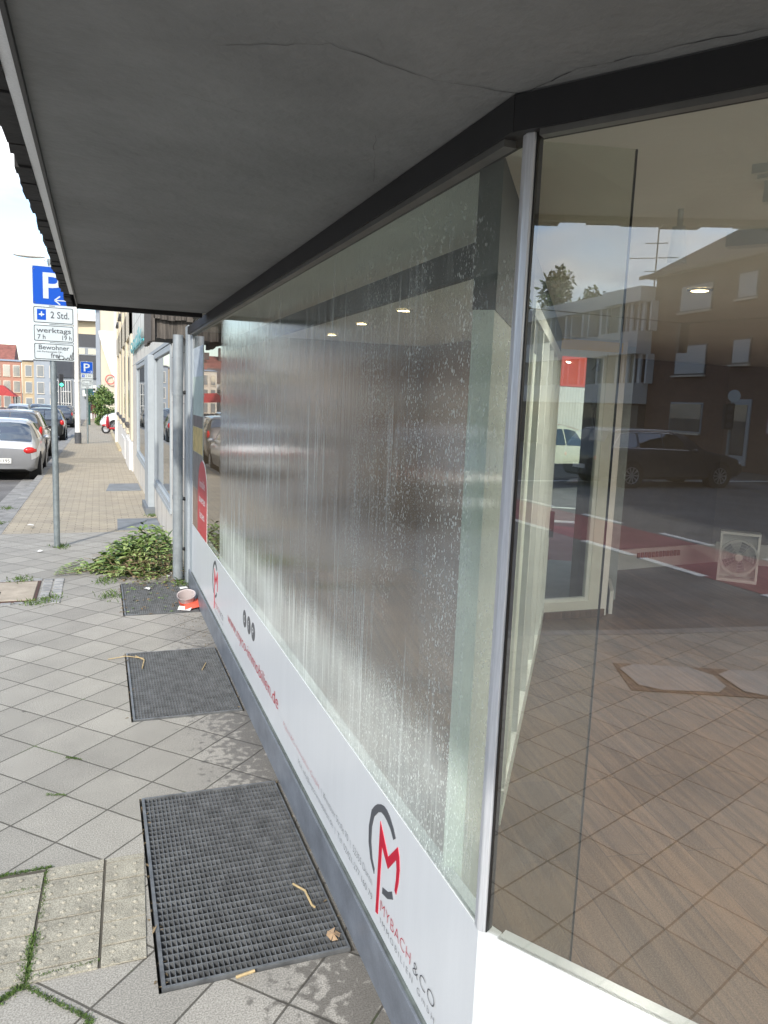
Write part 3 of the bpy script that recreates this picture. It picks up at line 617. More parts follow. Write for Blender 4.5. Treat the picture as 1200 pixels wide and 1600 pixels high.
# ---- interior
flr = MB(); flr.prism([(.82, 7.3), (.82, 1.43), bp(6.3, -.05), (9.3, -.9), (9.3, 5.3), (6.75, 7.05), (4.97, 6.85), (3.97, 5.25), (3.2, 5.25), (3.0, 7.3)], .04, .10)
mWood = brickmat('oak_planks', (.18, .112, .070), (.13, .083, .054), (.07, .045, .03), 1.6, .17, .0022, rot=R_(-80), offset=.37, rough=.42, var=.2, speck=.10, bump=.12, grain=.3)
flr.build('shop_floor', mWood, shop)
ce = MB(); ce.prism([(.832, 7.3), (.832, 1.44), bp(6.3, -.05), (9.3, -.9), (9.3, 5.3), (6.75, 7.05), (4.97, 6.85), (3.97, 5.26), (3.1, 5.26), (3.0, 7.3)], 2.36, 2.40)
ce.build('shop_ceiling', mCeil, shop)
o = MB()  # dropped rails / tracks parallel to front B
for dd, w, h in ((-.50, .012, .02), (-.56, .012, .016), (-.64, .03, .05), (-1.15, .05, .045)):
    o.prism([bp(.30 if dd > -.8 else .1, dd), bp(4.2, dd), bp(4.2, dd - w), bp(.30 if dd > -.8 else .1, dd - w)], 2.36 - h, 2.362)
o.build('ceiling_rail', mWallWhite, shop)
o = MB(); o.prism([bp(.3, -.67), bp(4.2, -.67), bp(4.2, -.678), bp(.3, -.678)], 2.318, 2.330); o.build('rail_gap', mBlack, shop)
# walls of the shop
iw = MB()
iw.obox((.84, 7.22), (3.15, 7.22), .08, .10, 2.36); iw.obox((3.10, 7.2), (3.12, 5.25), .08, .10, 2.36)
iw.build('back_wall', mWallIn, shop)
iw = MB(); iw.obox((3.98, 5.22), (5.0, 6.75), .10, .10, 2.36, side=1); iw.obox((5.0, 6.75), (6.75, 6.95), .10, .10, 2.36, side=1); iw.obox((6.75, 6.95), (9.3, 5.2), .10, .10, 2.36, side=1)
iw.obox((9.3, 5.3), (9.3, -1.2), .10, .10, 2.36); iw.obox((9.3, -1.1), bp(6.5, -.05), .10, .10, 2.36)
iw.build('side_wall', mat('taupe_wall', (.20, .175, .155), .8, var=.05), shop)
o = MB(); o.obox((4.03, 5.22), (5.03, 6.70), .03, .10, .30, side=-1); o.obox((5.03, 6.70), (6.75, 6.90), .03, .10, .32, side=-1); o.obox((6.76, 6.90), (9.2, 5.24), .04, .10, .34, side=-1)
bb = o.build('skirting_duct', mWallWhite, shop)
o = MB()
for i in range(12): xx = 5.5 + i * .055; o.box(xx, xx + .03, 6.70 + i * .0063, 6.715 + i * .0063, .22, .28)
o.build('vent_slots', mWallIn, bb)
# inner glazed partition C (starts at the wet pane, runs to the far door)
pc0 = Vector((.84, 1.63)); pdir = Vector((2.45, 3.49)).normalized()
def cp(s, d=0): q = pc0 + pdir * s + Vector((-pdir.y, pdir.x)) * d; return (q.x, q.y)
part = MB(); part.obox(cp(0), cp(1.5), .05, .10, 2.02); part.obox(cp(1.15), cp(4.2), .06, .10, .19)
pt = part.build('partition_wall', mat('pale_green_panel', (.74, .80, .73), .7, var=.05), shop)
o = MB(); o.obox(cp(0), cp(1.5), .054, 2.02, 2.36); o.obox(cp(1.15), cp(4.2), .05, 2.2, 2.36); o.build('partition_header', mat('dark_header', (.10, .11, .10), .7), shop)
o = MB()
for s in (1.17, 1.75, 2.3, 2.85, 3.4, 3.8, 4.15): o.obox(cp(s), cp(s + .05), .07, .19, 2.2)
o.obox(cp(1.15), cp(4.2), .072, .19, .25); o.obox(cp(1.15), cp(4.2), .072, 2.14, 2.2)
pf = o.build('partition_frame', mPVC, shop)
pane_box([cp(1.2, .004), cp(4.15, .004), cp(4.15, -.004), cp(1.2, -.004)], .25, 2.14, mGlassIn, pf, 'partition_pane')
o = MB()
o.obox(cp(3.52, -.07), cp(3.56, -.07), .03, .92, 1.10); o.build('door_handle', mBlack, pf)
# far glazed door D
dr = MB(); dr.box(3.16, 3.98, 5.19, 5.25, .10, .235); dr.box(3.16, 3.98, 5.19, 5.25, 2.25, 2.36); dr.box(3.80, 3.98, 5.19, 5.26, .235, 2.25); dr.box(3.16, 3.21, 5.19, 5.25, .235, 2.25)
dd = dr.build('glazed_door', mat('door_wall', (.76, .75, .70), .6, var=.04), shop)
o = MB(); o.box(3.21, 3.80, 5.20, 5.24, .235, .262); o.box(3.765, 3.80, 5.20, 5.24, .262, 2.25); o.box(3.21, 3.245, 5.20, 5.24, .262, 2.25); o.box(3.245, 3.765, 5.20, 5.24, 2.21, 2.25)
o.build('door_frame', mPVC, dd)
pane_box([(3.245, 5.218), (3.765, 5.218), (3.765, 5.226), (3.245, 5.226)], .262, 2.21, mGlassIn, dd, 'door_pane')
o = MB(); o.box(3.30, 3.95, 5.17, 5.185, .10, .16); o.build('threshold', mWood, dd)
o = MB(); o.box(3.28, 3.92, 5.170, 5.189, 2.262, 2.338); o.build('yellow_tape', mat('yellow_tape', (.85, .50, .02), .5, var=.05), dd)
# concrete pillar and junction box outside the door
t = thing('concrete_pillar', 'grey concrete pillar with cables behind the far glass door', 'pillar', (4.0, 5.62, 0))
o = MB(); o.box(3.985, 4.40, 5.62, 5.74, -.05, 2.5); o.build('pillar_shaft', mat('bare_concrete', (.33, .36, .35), .8, var=.12, vs=5, bump=.1), t)
o = MB(); o.box(4.0, 4.07, 5.57, 5.62, 2.02, 2.13); o.build('junction_box', mPVC, t)
o = MB(); o.path([(4.03, 5.59, 2.1), (4.02, 5.58, 1.9), (3.98, 5.58, 1.75), (4.03, 5.59, 1.6), (4.02, 5.6, 1.75), (4.04, 5.6, 2.2)], .006); o.path([(3.95, 5.6, 2.14), (4.1, 5.58, 2.3)], .008); o.build('cable', mBlack, t)

# ceiling downlights and track spot
mLamp = mat('lamp_glow', (.9, .8, .6), .5, var=0, emit=(1, .72, .38), es=14)
def downlight(x, y, lab, g='downlights in the shop ceiling', pw=6):
    t = thing('ceiling_light', lab, 'ceiling light', (x, y, 2.36), 0, g)
    o = MB(); o.lathe((x, y, 2.358), (0, 0, 1), [(.055, 0), (.055, -.006), (.040, -.008), (.038, 0)], 20); o.build('trim_ring', mAlu, t)
    o = MB(); o.tube((x, y, 2.352), (x, y, 2.3535), .036, n=16); o.build('lamp', mLamp, t)
    ld = bpy.data.lights.new('lamp_light', 'AREA'); ld.shape = 'DISK'; ld.size = .07; ld.energy = pw; ld.color = (1, .95, .88); lo_ = bpy.data.objects.new('lamp_light', ld); C.objects.link(lo_); lo_.parent = t; lo_.location = (0, 0, -.012)
downlight(1.75, 4.45, 'warm recessed light glowing behind the wet glass, rightmost of the row'); downlight(1.8, 5.4, 'warm recessed light behind the wet glass, middle of the row'); downlight(1.9, 6.5, 'warm recessed light behind the wet glass, farthest and faintest')
downlight(2.55, 2.85, 'warm round ceiling light seen over the reflected rooftops', pw=17)
for k, (x, y) in enumerate(((3.6, 1.2), (5.2, 2.6), (6.3, .6), (3.4, -1.0))):  # lamps added out of view to brighten the room behind the side window
    downlight(x, y, ('white', 'second', 'third', 'last')[k] + ' recessed light added out of view to brighten the room behind the side window', g='added unseen downlights in the side room', pw=17)
o = MB(); o.box(1.10, 1.13, 2.1, 7.2, 2.20, 2.30); o.build('curtain_rail', mat('rail_dark', (.03, .032, .03), .6), shop)
t = thing('track_spotlight', 'small white cylindrical spotlight hanging from the ceiling track', 'spotlight', (1.52, 1.80, 2.36))
o = MB(); o.tube((1.52, 1.80, 2.31), (1.52, 1.80, 2.36), .008, n=10); o.build('stem', mPVC, t)
o = MB(); o.tube((1.52, 1.80, 2.215), (1.515, 1.795, 2.312), .026, .018, n=18); o.build('lamp_housing', mPVC, t, smooth=True)
# fan unit standing on the floor
t = thing('box_fan', 'white square fan standing on the shop floor by the skirting', 'fan', (6.15, 5.95, .1), math.atan2(-.70, .715) * 1)
o = MB(); w, h, dpt = .19, .52, .16
o.box(-w, w, -.0, dpt, 0, .03); o.box(-w, w, 0, dpt, h - .03, h); o.box(-w, -w + .025, 0, dpt, .03, h - .03); o.box(w - .025, w, 0, dpt, .03, h - .03); o.box(-w + .025, w - .025, dpt - .01, dpt, .03, h - .03); o.build('housing', mPVC, t, local=True, bevel=.006)
o = MB()
for r in (.05, .08, .11, .14, .165): o.lathe((0, .004, h / 2), (0, 1, 0), [(r, 0), (r + .004, 0), (r + .004, .006), (r, .006), (r, 0)], 32)
o.lathe((0, .002, h / 2), (0, 1, 0), [(.168, 0), (.186, -.004), (.188, .02), (.168, .02), (.168, 0)], 36)
for i in range(12): a = i * math.pi / 6; o.tube((.03 * math.cos(a), .008, h / 2 + .03 * math.sin(a)), (.17 * math.cos(a), .008, h / 2 + .17 * math.sin(a)), .002, n=6)
o.build('grille', mat('fan_grille', (.55, .56, .55), .5, var=0), t, local=True)
o = MB(); o.lathe((0, .03, h / 2), (0, 1, 0), [(0, -.03), (.035, -.028), (.045, 0), (.045, .05)], 20); o.build('hub', mPVC, t, local=True)
o = MB()
for i in range(5):
    a = i * 2 * math.pi / 5; c, s = math.cos(a), math.sin(a); pts = [(.04, -.02), (.15, -.055), (.16, .03), (.04, .02)]
    o.add([(x * c - z * s, .05 + z * .4, h / 2 + x * s + z * c) for x, z in pts] + [(x * c - z * s, .055 + z * .4, h / 2 + x * s + z * c) for x, z in pts], [(0, 1, 2, 3), (7, 6, 5, 4), (0, 4, 5, 1), (1, 5, 6, 2), (2, 6, 7, 3), (3, 7, 4, 0)])
o.build('fan_blades', mat('fan_blade', (.25, .26, .27), .5, var=0), t, local=True)
# sign board leaning inside? papers on inside wall are omitted
# ------------------------------------------------------------------ parking signs
def psign(x, y, zb, ztop, sc, arrow, label, zlist, small=False):
    t = thing('parking_sign', label, 'traffic sign', (x, y, zb), 0, 'parking signs on posts')
    o = MB(); o.tube((x, y, zb - .05), (x, y, ztop), .034 * sc, n=18); o.tube((x, y, ztop - .05), (x, y, ztop + .004), .038 * sc, n=18); o.build('post', mPoleZinc, t, smooth=True)
    w = .21 * sc; yf = y - .045 * sc; cx = x + (.015 if not small else 0)
    def plate(nm, z0, z1, face, rim, rr=.02):
        def rr_(a, r, z0, z1, y0, y1, mb):
            pts = []
            for (px_, pz_, s0) in ((cx + a - r, z0 + r, -90), (cx + a - r, z1 - r, 0), (cx - a + r, z1 - r, 90), (cx - a + r, z0 + r, 180)):
                for k in range(5): an = R_(s0 + k * 22.5); pts.append((px_ + r * math.cos(an), pz_ + r * math.sin(an)))
            n = len(pts); mb.add([(p, y0, q) for p, q in pts] + [(p, y1, q) for p, q in pts], [tuple(range(n)), tuple(range(n, 2 * n))] + [(i, (i + 1) % n, n + (i + 1) % n, n + i) for i in range(n)])
        mb = MB(); rr_(w, rr, z0, z1, yf, yf + .006, mb); p = mb.build(nm, mSignWhite if rim else face, t)
        if rim:
            m1 = MB(); rr_(w - .010 * sc, rr * .8, z0 + .010 * sc, z1 - .010 * sc, yf - .0012, yf - .0002, m1); m1.build('plate_border', rim, p)
            m2 = MB(); k = .017 * sc if rim is mBlack else .014 * sc; rr_(w - k, rr * .6, z0 + k, z1 - k, yf - .0024, yf - .0013, m2); m2.build('plate_face', face, p)
        return p
    z = zlist; Y = yf - .0034
    def tx(s, x0, z0, ww, hh, mt, par, off=.012): text('lettering', s, (x0, Y, z0), (1, 0, 0), (0, 0, 1), ww, hh, mt, par, off=off, ext=.0006)
    p = plate('blue_plate', z[0], z[0] + 2 * w, mSignBlue, mSignBlue); m2 = MB()
    # white hairline edge
    a = w - .002; zz0, zz1 = z[0] + .002, z[0] + 2 * w - .002
    for q in ((cx - a, cx + a, zz0, zz0 + .006), (cx - a, cx + a, zz1 - .006, zz1), (cx - a, cx - a + .006, zz0, zz1), (cx + a - .006, cx + a, zz0, zz1)): m2.box(q[0], q[1], Y, Y + .001, q[2], q[3])
    m2.build('edge_line', mSignWhite, p)
    tx('P', cx - .10 * sc, z[0] + .075 * sc, .205 * sc, .275 * sc, mSignWhite, p, .012)
    m3 = MB(); az = z[0] + .062 * sc; a0, a1 = (cx + .015 * sc, cx + .185 * sc); th = .011 * sc; d = 1 if arrow == 'L' else -1
    tip = a0 if d == 1 else a1; m3.box(a0 + .01, a1 - .0, Y, Y + .001, az - th / 2, az + th / 2)
    for sg in (1, -1):
        q0 = Vector((tip, 0, az)); q1 = Vector((tip + d * .055 * sc, 0, az + sg * .045 * sc)); dd_ = (q1 - q0).normalized(); nn_ = Vector((-dd_.z, 0, dd_.x)) * th / 1.6
        m3.add([(q.x, yy, q.z) for yy in (Y - .0002, Y + .0012) for q in (q0 - nn_, q1 - nn_, q1 + nn_, q0 + nn_)], [(0, 1, 2, 3), (4, 5, 6, 7), (0, 1, 5, 4), (2, 3, 7, 6)])
    m3.build('arrow', mSignWhite, p)
    ph = z[1]; zz = z[0] - .006 * sc
    p = plate('time_plate', zz - ph, zz, mSignWhite, mBlack)
    mb = MB(); mb.box(cx - .165 * sc, cx - .075 * sc, Y, Y + .001, zz - ph + .04 * sc, zz - .035 * sc); mb.build('disc_symbol', mSignBlue, p)
    mb = MB(); c_ = zz - ph / 2; mb.ell((cx - .12 * sc, Y - .0003, c_ + .003), (.030 * sc, .001, .010 * sc), 12, 6); mb.box(cx - .126 * sc, cx - .114 * sc, Y - .001, Y - .0003, c_ - .018 * sc, c_ + .035 * sc); mb.build('disc_mark', mSignWhite, p)
    tx('2 Std.', cx - .03 * sc, zz - ph + .062 * sc, .19 * sc, .075 * sc, mTxt, p)
    zz -= ph + .006 * sc
    p = plate('weekday_plate', zz - ph, zz, mSignWhite, mBlack)
    tx('werktags', cx - .175 * sc, zz - .085 * sc - .02, .35 * sc, .07 * sc, mTxt, p); tx('7 h', cx - .165 * sc, zz - ph + .03 * sc, .08 * sc, .05 * sc, mTxt, p); tx('19 h', cx + .085 * sc, zz - ph + .03 * sc, .095 * sc, .05 * sc, mTxt, p)
    zz -= ph + .006 * sc
    p = plate('resident_plate', zz - ph, zz, mSignWhite, mBlack)
    tx('Bewohner', cx - .155 * sc, zz - .075 * sc, .31 * sc, .05 * sc, mTxt, p); tx('mit Parkausweis Nr.', cx - .175 * sc, zz - .105 * sc, .26 * sc, .018 * sc, mTxt, p); tx('frei', cx - .035 * sc, zz - ph + .028 * sc, .09 * sc, .055 * sc, mTxt, p)
    if not small:
        mb = MB(); q = [(cx + .07 + .03 * math.cos(a), Y - .001, zz - ph + .035 + .02 * math.sin(a)) for a in [i * .7 for i in range(10)]]; q += [(cx + .12, Y - .001, zz - ph + .02), (cx + .14, Y - .001, zz - ph + .04), (cx + .155, Y - .001, zz - ph + .02), (cx + .17, Y - .001, zz - ph + .075), (cx + .18, Y - .001, zz - ph + .02), (cx + .19, Y - .001, zz - ph + .10)]
        mb.path(q, .003, 5); mb.build('scribble', mBlack, p)
        mb = MB(); mb.ell((cx + .07, Y - .0005, z[0] + .36), (.001, .001, .001)); 
        for k in range(4):
            for s_ in (-1, 1): mb.ell((cx + s_ * .185, Y, z[0] + .03 + (k % 2) * .35), (.006, .003, .006), 8, 5)
        mb.build('rivet', mSteel, t)
    return t
psign(-.462, 9.4, 0, 3.19, 1.0, 'L', 'near blue parking sign with left arrow over three white plates on grey post', [2.695, .190])
psign(-.412, 33.6, gz(33.6), 2.94, 1.12, 'R', 'small distant blue parking sign with right arrow beside the white mast', [2.455, .195], small=True)
# white lamp mast with street lamp arm
t = thing('street_lamp', 'white lamp mast with dark foot and slim lamp head reaching over the road', 'street lamp', (-.78, 33.5, gz(33.5)))
o = MB(); b = gz(33.5); o.tube((-.78, 33.5, b + .45), (-.78, 33.5, 6.45), .11, .06, n=18); o.tube((-.78, 33.5, 2.1), (-.78, 33.5, 2.16), .115, n=18); o.build('mast', mWhitePaint, t, smooth=True)
o = MB(); o.tube((-.78, 33.5, b - .05), (-.78, 33.5, b + .45), .13, n=18); o.build('mast_foot', mDarkPan, t, smooth=True)
o = MB(); o.path([(-.78, 33.5, 6.42), (-1.1, 33.5, 6.56), (-1.9, 33.5, 6.72)], .032, 10); o.build('lamp_arm', mAlu, t)
o = MB(); o.ell((-2.42, 33.5, 6.83), (.58, .14, .085), 16, 8); o.build('lamp_head', mWhitePaint, t, smooth=True)

# ------------------------------------------------------------------ next buildings on the right-hand side
def wframe(mb, x, y0, y1, z0, z1, w, d): # frame on a plane x, proud by d
    mb.box(x - d, x + .02, y0, y1, z0, z0 + w); mb.box(x - d, x + .02, y0, y1, z1 - w, z1); mb.box(x - d, x + .02, y0, y0 + w, z0 + w, z1 - w); mb.box(x - d, x + .02, y1 - w, y1, z0 + w, z1 - w)
t = thing('marble_shop', 'shop faced in pale marble slabs with two mirror-like windows and a grey pillar', 'building', (.8, 13.5, 0))
o = MB()
o.box(.80, 3.8, 7.62, 9.25, -.3, 4.6); o.box(.80, 3.8, 12.0, 14.0, -.3, 2.42); o.box(.80, 3.8, 17.6, 20.0, -.4, 2.42); o.box(.80, 3.8, 9.25, 12.0, -.3, .44); o.box(.80, 3.8, 14.0, 17.6, -.4, .46)
o.box(.80, 3.8, 9.25, 20.0, 2.42, 4.6); o.box(1.0, 3.8, 9.25, 12.0, .44, 2.42); o.box(1.0, 3.8, 14.0, 17.6, .46, 2.42)
w_ = o.build('wall', mMarble, t)
o = MB()
for y in (8.4, 9.235, 10.6, 12.02, 13.3, 14.7, 16.1, 17.6, 18.9): o.box(.7985, .801, y, y + .006, 2.5, 4.6)
for z in (2.42, 3.3, 4.2): o.box(.798, .8005, 9.25, 20, z, z + .006)
for y in (7.9, 8.4, 8.8): o.box(.7985, .801, y, y + .005, -.1, 2.4)
for z in (.1, .62, 1.15, 1.7, 2.2): o.box(.798, .8005, 7.62, 9.2, z, z + .005)
for y in (10.0, 10.8, 11.5, 14.8, 15.6, 16.4): o.box(.7985, .801, y, y + .005, -.1, .44)
o.build('slab_joint', mat('joint_dark', (.20, .17, .15), .9), w_)
for y0, y1, z0 in ((9.25, 12.0, .44), (14.0, 17.6, .46)):
    f = MB(); wframe(f, .80, y0, y1, z0, 2.36, .07, .018); f.box(.775, .80, y0 - .03, y1 + .03, z0 - .05, z0); fr = f.build('window', mGreyFrame, t); g = MB(); g.box(.815, .83, y0 + .07, y1 - .07, z0 + .07, 2.29); g.build('pane', mWinMirror, fr)
o = MB(); o.box(.775, .80, 9.2, 17.7, 2.37, 2.415); o.build('header_strip', mGreyFrame, t)
o = MB(); o.box(.70, .799, 12.15, 13.0, .05, 2.36); pi = o.build('pillar', mGreyFrame, t, bevel=.01); o = MB(); o.box(.66, .799, 12.05, 13.1, -.15, .05); o.build('pillar_foot', mat('pillar_foot', (.17, .19, .205), .6), pi)
text('sign_lettering', 'optik', (.74, 19.6, 2.62), (0, -1, 0), (0, 0, 1), 5.2, .40, mTeal, t, off=.03)
o = MB(); o.box(.75, .78, 14.3, 19.6, 2.70, 2.74); o.build('sign_rail', mTeal, t)
t = thing('cream_building', 'cream plastered house with tall recessed windows and pilasters along the pavement', 'building', (.8, 27, gz(27)))
o = MB(); o.box(.83, 9, 20.0, 34.9, -.8, 8.2); cw = o.build('wall', mCreamP, t)
o = MB()
for y in (20.0, 23.4, 26.9, 30.4, 33.9): o.box(.76, .83, y, y + 1.0, .6, 8.2)
o.box(.76, .83, 20, 34.9, 3.2, 3.9); o.box(.74, .84, 20, 34.9, 7.4, 7.7); o.build('pilaster', mCreamP, t)
o = MB(); o.box(.77, .83, 20, 34.9, -.8, .58); o.build('base', mRender, t)
o = MB(); o.box(.72, .77, 20.4, 23.2, -.2, .55); o.box(.74, .77, 24.5, 28, -.3, .35); o.build('white_grate_box', mRender, t)
for y in (21.15, 24.6, 28.1, 31.6):
    for z in (.95, 4.4):
        f = MB(); f.box(.80, .829, y, y + 2.0, z, z + (2.1 if z < 2 else 2.3)); fr = f.build('window', mYellow if 0 else mCream, t); g = MB(); g.box(.79, .799, y + .15, y + 1.85, z + .15, z + 1.95); g.build('pane', mWinDark, fr)
        s = MB(); s.box(.70, .82, y - .05, y + 2.05, z - .09, z); s.build('sill', mat('dark_sill', (.10, .09, .08), .7) if y == 21.15 and z == .95 else mDarkPan, fr)
o = MB(); o.tube((.72, 34.2, -.4), (.72, 34.2, 8), .07, n=10); o.build('downpipe', mRender, t)
# gable house with draped banner
t = thing('gable_house', 'tall cream house end wall rising behind the parked white cars', 'building', (0, 70, gz(70)))
o = MB(); o.box(.05, 11, 70.05, 84, -1.5, 12.6); o.build('wall', mCreamP, t); o = MB(); o.box(-.12, .22, 69.98, 70.4, -1.5, 11.4); o.build('corner_pipe', mGreyPan, t)
o = MB(); o.prism([(-.6, 69.6), (11, 69.6), (11, 84), (-.6, 84)], 12.6, 12.9); o.box(-.75, -.1, 69.5, 70.6, 8.6, 9.6); o.build('roof', mDarkPan, t)
# banner
mb = MB(); n = 14; V = []
top = 6.75
for i in range(n + 1):
    f = i / n; x = .12 + f * 2.9
    zb_ = 6.55 - 6.6 * min(1, (f / .75)) ** .85 if f < .75 else -.05 + (f - .75) * 2
    zb_ = max(zb_, 1.4)
    for j in range(7): V.append((x, 69.86 + .05 * math.sin(i * 1.9 + j * .4), top + (zb_ - top) * j / 6))
mb.add(V, [(i * 7 + j, (i + 1) * 7 + j, (i + 1) * 7 + j + 1, i * 7 + j + 1) for i in range(n) for j in range(6)])
bn = mb.build('banner', mat('banner_cloth', (.80, .78, .75), .8, var=.05), None, smooth=True); bn.modifiers.new('s', 'SOLIDIFY').thickness = .01
tag(bn, 'large white draped banner with red ring mark on the cream end wall', 'banner')
o = MB(); o.lathe((1.0, 69.79, 2.75), (0, 1, 0), [(.33, 0), (.42, 0), (.42, .02), (.33, .02), (.33, 0)], 24); o.box(1.30, 1.38, 69.79, 69.82, 2.1, 2.9); o.box(1.38, 1.6, 69.79, 69.82, 2.1, 2.17); o.build('banner_mark', mat('pale_red', (.62, .12, .10), .6, var=0), bn)
# dark clad end building
t = thing('corner_building', 'dark grey clad building with glazed ground floor closing the street', 'building', (-2.2, 88, gz(88)))
o = MB(); o.prism([(-4.4, 90), (-2.4, 86.5), (.4, 86.5), (.4, 99), (-4.7, 99)], 3.0, 7.5); o.build('cladding', mDarkPan, t)
o = MB(); o.prism([(-4.3, 90.15), (-2.35, 86.7), (.35, 86.7), (.35, 98.9), (-4.65, 98.9)], -2, 2.995); gb = o.build('ground_floor_wall', mGreyPan, t)
o = MB(); o.prism([(-3.2, 88.5), (.3, 87.6), (.3, 97), (-4.4, 97)], 7.505, 8.9); o.build('top_floor', mCream, t); o = MB(); o.prism([(-3.8, 87.6), (.5, 86.9), (.5, 97.5), (-4.8, 97.5)], 8.905, 9.6); o.build('roof', mRender, t)
o = MB(); o.box(-2.2, .3, 86.44, 86.499, 5.35, 6.15); f = o.build('window', mGreyPan, t); o = MB(); o.box(-1.9, -1.2, 86.42, 86.438, 5.45, 6.05); o.box(-.9, -.1, 86.42, 86.438, 5.45, 6.05); o.build('pane', mWinMirror, f)
o = MB(); q0, q1 = Vector((-4.25, 89.95)), Vector((-2.45, 86.8)); dd2 = (q1 - q0).normalized(); nn2 = Vector((dd2.y, -dd2.x)) * -1
nn2 = Vector((-abs(dd2.y), -abs(dd2.x))).normalized()
def gq(s): return q0 + dd2 * s
o.obox(tuple(gq(.3) + nn2 * .06), tuple(gq(3.5) + nn2 * .06), .03, -.9, 2.7); sf = o.build('shopfront', mWinMirror, t)
o = MB()
for s in (.3, .8, 1.3, 1.8, 2.3, 2.8, 3.4): o.obox(tuple(gq(s) + nn2 * .09), tuple(gq(s + .06) + nn2 * .09), .05, -.9, 2.7)
for z in (-.9, .3, 1.5, 2.64): o.obox(tuple(gq(.3) + nn2 * .1), tuple(gq(3.45) + nn2 * .1), .05, z, z + .06)
o.build('shopfront_frame', mWhitePaint, sf)
o = MB(); o.box(-1.1, -.1, 86.6, 86.66, -1.2, 2.3); dr2 = o.build('door', mWhitePaint, t); o = MB(); o.box(-.85, -.3, 86.57, 86.598, -.6, 1.0); o.box(-.9, -.25, 86.57, 86.598, 1.35, 2.0); o.build('pane', mWinDark, dr2)
o = MB(); o.box(-1.5, -.1, 86.3, 86.4, 1.15, 1.75); nb_ = tag(o.build('notice_sign', mWhitePaint), 'small white direction board with blue square on the far grey building', 'sign'); o = MB(); o.box(-.75, -.35, 86.28, 86.298, 1.3, 1.65); o.build('blue_square', mSignBlue, nb_)
# traffic light with green lamp on the far corner
t = thing('traffic_light', 'distant traffic light showing green in front of the grey corner building', 'traffic light', (-2.85, 70, gz(70)))
o = MB(); o.tube((-3.0, 70, gz(70)), (-3.0, 70, 3.1), .06, n=10); o.build('post', mDarkPan, t); o = MB(); o.box(-2.98, -2.68, 69.85, 70.05, 1.95, 3.0); o.build('signal_housing', mBlack, t)
for z, mm in ((2.82, mBlack), (2.5, mBlack), (2.15, mat('green_lamp', (.05, .6, .35), .4, var=0, emit=(.05, .9, .5), es=2.2))):
    o = MB(); o.tube((-2.83, 69.84, z), (-2.83, 69.83, z), .13, n=16); o.build('signal_lens', mm, t)
o = MB(); o.tube((-.62, 62, gz(62)), (-.62, 62, 1.75), .07, n=12); o.box(-.9, -.35, 61.96, 62.0, 1.5, 1.9); tag(o.build('green_post', mat('green_paint', (.03, .10, .09), .5)), 'dark green post with small panel past the second parking sign', 'post')

# ------------------------------------------------------------------ houses on the left of the far street
def house(name, label, loc, w, dpt, h, wm, wins, roof=None, rz=0, rm=None, eave=.2, group=None, wmat=None, cat='building', frame=True):
    t = thing(name, label, cat, loc, rz, group); o = MB(); o.box(0, w, 0, dpt, -1.5, h); o.build('wall', wm, t, local=True)
    if roof:
        rh, kind = roof; o = MB(); e = eave
        if kind == 'x':    # ridge along x
            o.add([(-e, -e, h), (w + e, -e, h), (w + e, dpt + e, h), (-e, dpt + e, h), (-e, dpt / 2, h + rh), (w + e, dpt / 2, h + rh)], [(0, 1, 5, 4), (2, 3, 4, 5), (0, 4, 3), (1, 2, 5), (0, 3, 2, 1)])
        elif kind == 'y':
            o.add([(-e, -e, h), (w + e, -e, h), (w + e, dpt + e, h), (-e, dpt + e, h), (w / 2, -e, h + rh), (w / 2, dpt + e, h + rh)], [(0, 4, 5, 3), (1, 2, 5, 4), (0, 1, 4), (2, 3, 5), (0, 3, 2, 1)])
        else: # hip
            k = min(w, dpt) / 2
            o.add([(-e, -e, h), (w + e, -e, h), (w + e, dpt + e, h), (-e, dpt + e, h), (k, dpt / 2, h + rh), (w - k + .01, dpt / 2, h + rh)], [(0, 1, 5, 4), (2, 3, 4, 5), (0, 4, 3), (1, 2, 5), (0, 3, 2, 1)])
        o.build('roof', rm or mRoofBrown, t, local=True)
    for wi in wins:
        x0, x1, z0, z1 = wi[:4]; mm = wi[4] if len(wi) > 4 else mWinPale
        o = MB(); o.box(x0 - .08, x1 + .08, -.05, .0, z0 - .08, z1 + .08); f = o.build('window', mTrim if frame else mGreyFrame, t, local=True); o = MB(); o.box(x0, x1, -.09, -.052, z0, z1)
        if mm is mWinDark and x1 - x0 > .9: pass
        o.build('pane', mm, f, local=True)
        s = MB(); s.box(x0 - .12, x1 + .12, -.14, -.052, z0 - .14, z0 - .082); s.build('sill', mTrim, f, local=True)
    return t
def rows(x0, x1, n, zs, ww, hh): return [(x0 + (x1 - x0) * (i + .5) / n - ww / 2, x0 + (x1 - x0) * (i + .5) / n + ww / 2, z, z + hh) for i in range(n) for z in zs]
g0 = gz(150)
house('ochre_house', 'narrow ochre house with tall windows right of the orange house', (-11.6, 140, g0), 1.9, 12, 8.2, mYellow, rows(0, 1.9, 1, (.5, 3.1, 5.8), .9, 1.7), (.4, 'x'))
house('grey_house', 'slim grey plaster house squeezed beside the dark corner building', (-9.7, 138, g0), 3.8, 12, 8.4, mGreyPan, rows(0, 3.8, 2, (.5, 3.1, 5.8), .9, 1.7), (.4, 'x'))
house('orange_house', 'orange brick house with pale window surrounds facing the street', (-17.0, 148, g0), 4.6, 14, 8.3, mOrange, rows(0, 4.6, 3, (.5, 3.1, 5.8), .95, 1.8), (.5, 'x'), rm=mGreyPan, rz=R_(6))
house('striped_house', 'house with pale bands and red trim adjoining the orange house', (-20.0, 152, g0), 2.9, 14, 8.4, mTrim, rows(0, 2.9, 2, (.5, 3.1, 5.8), .85, 1.8), (.5, 'x'), rm=mGreyPan)
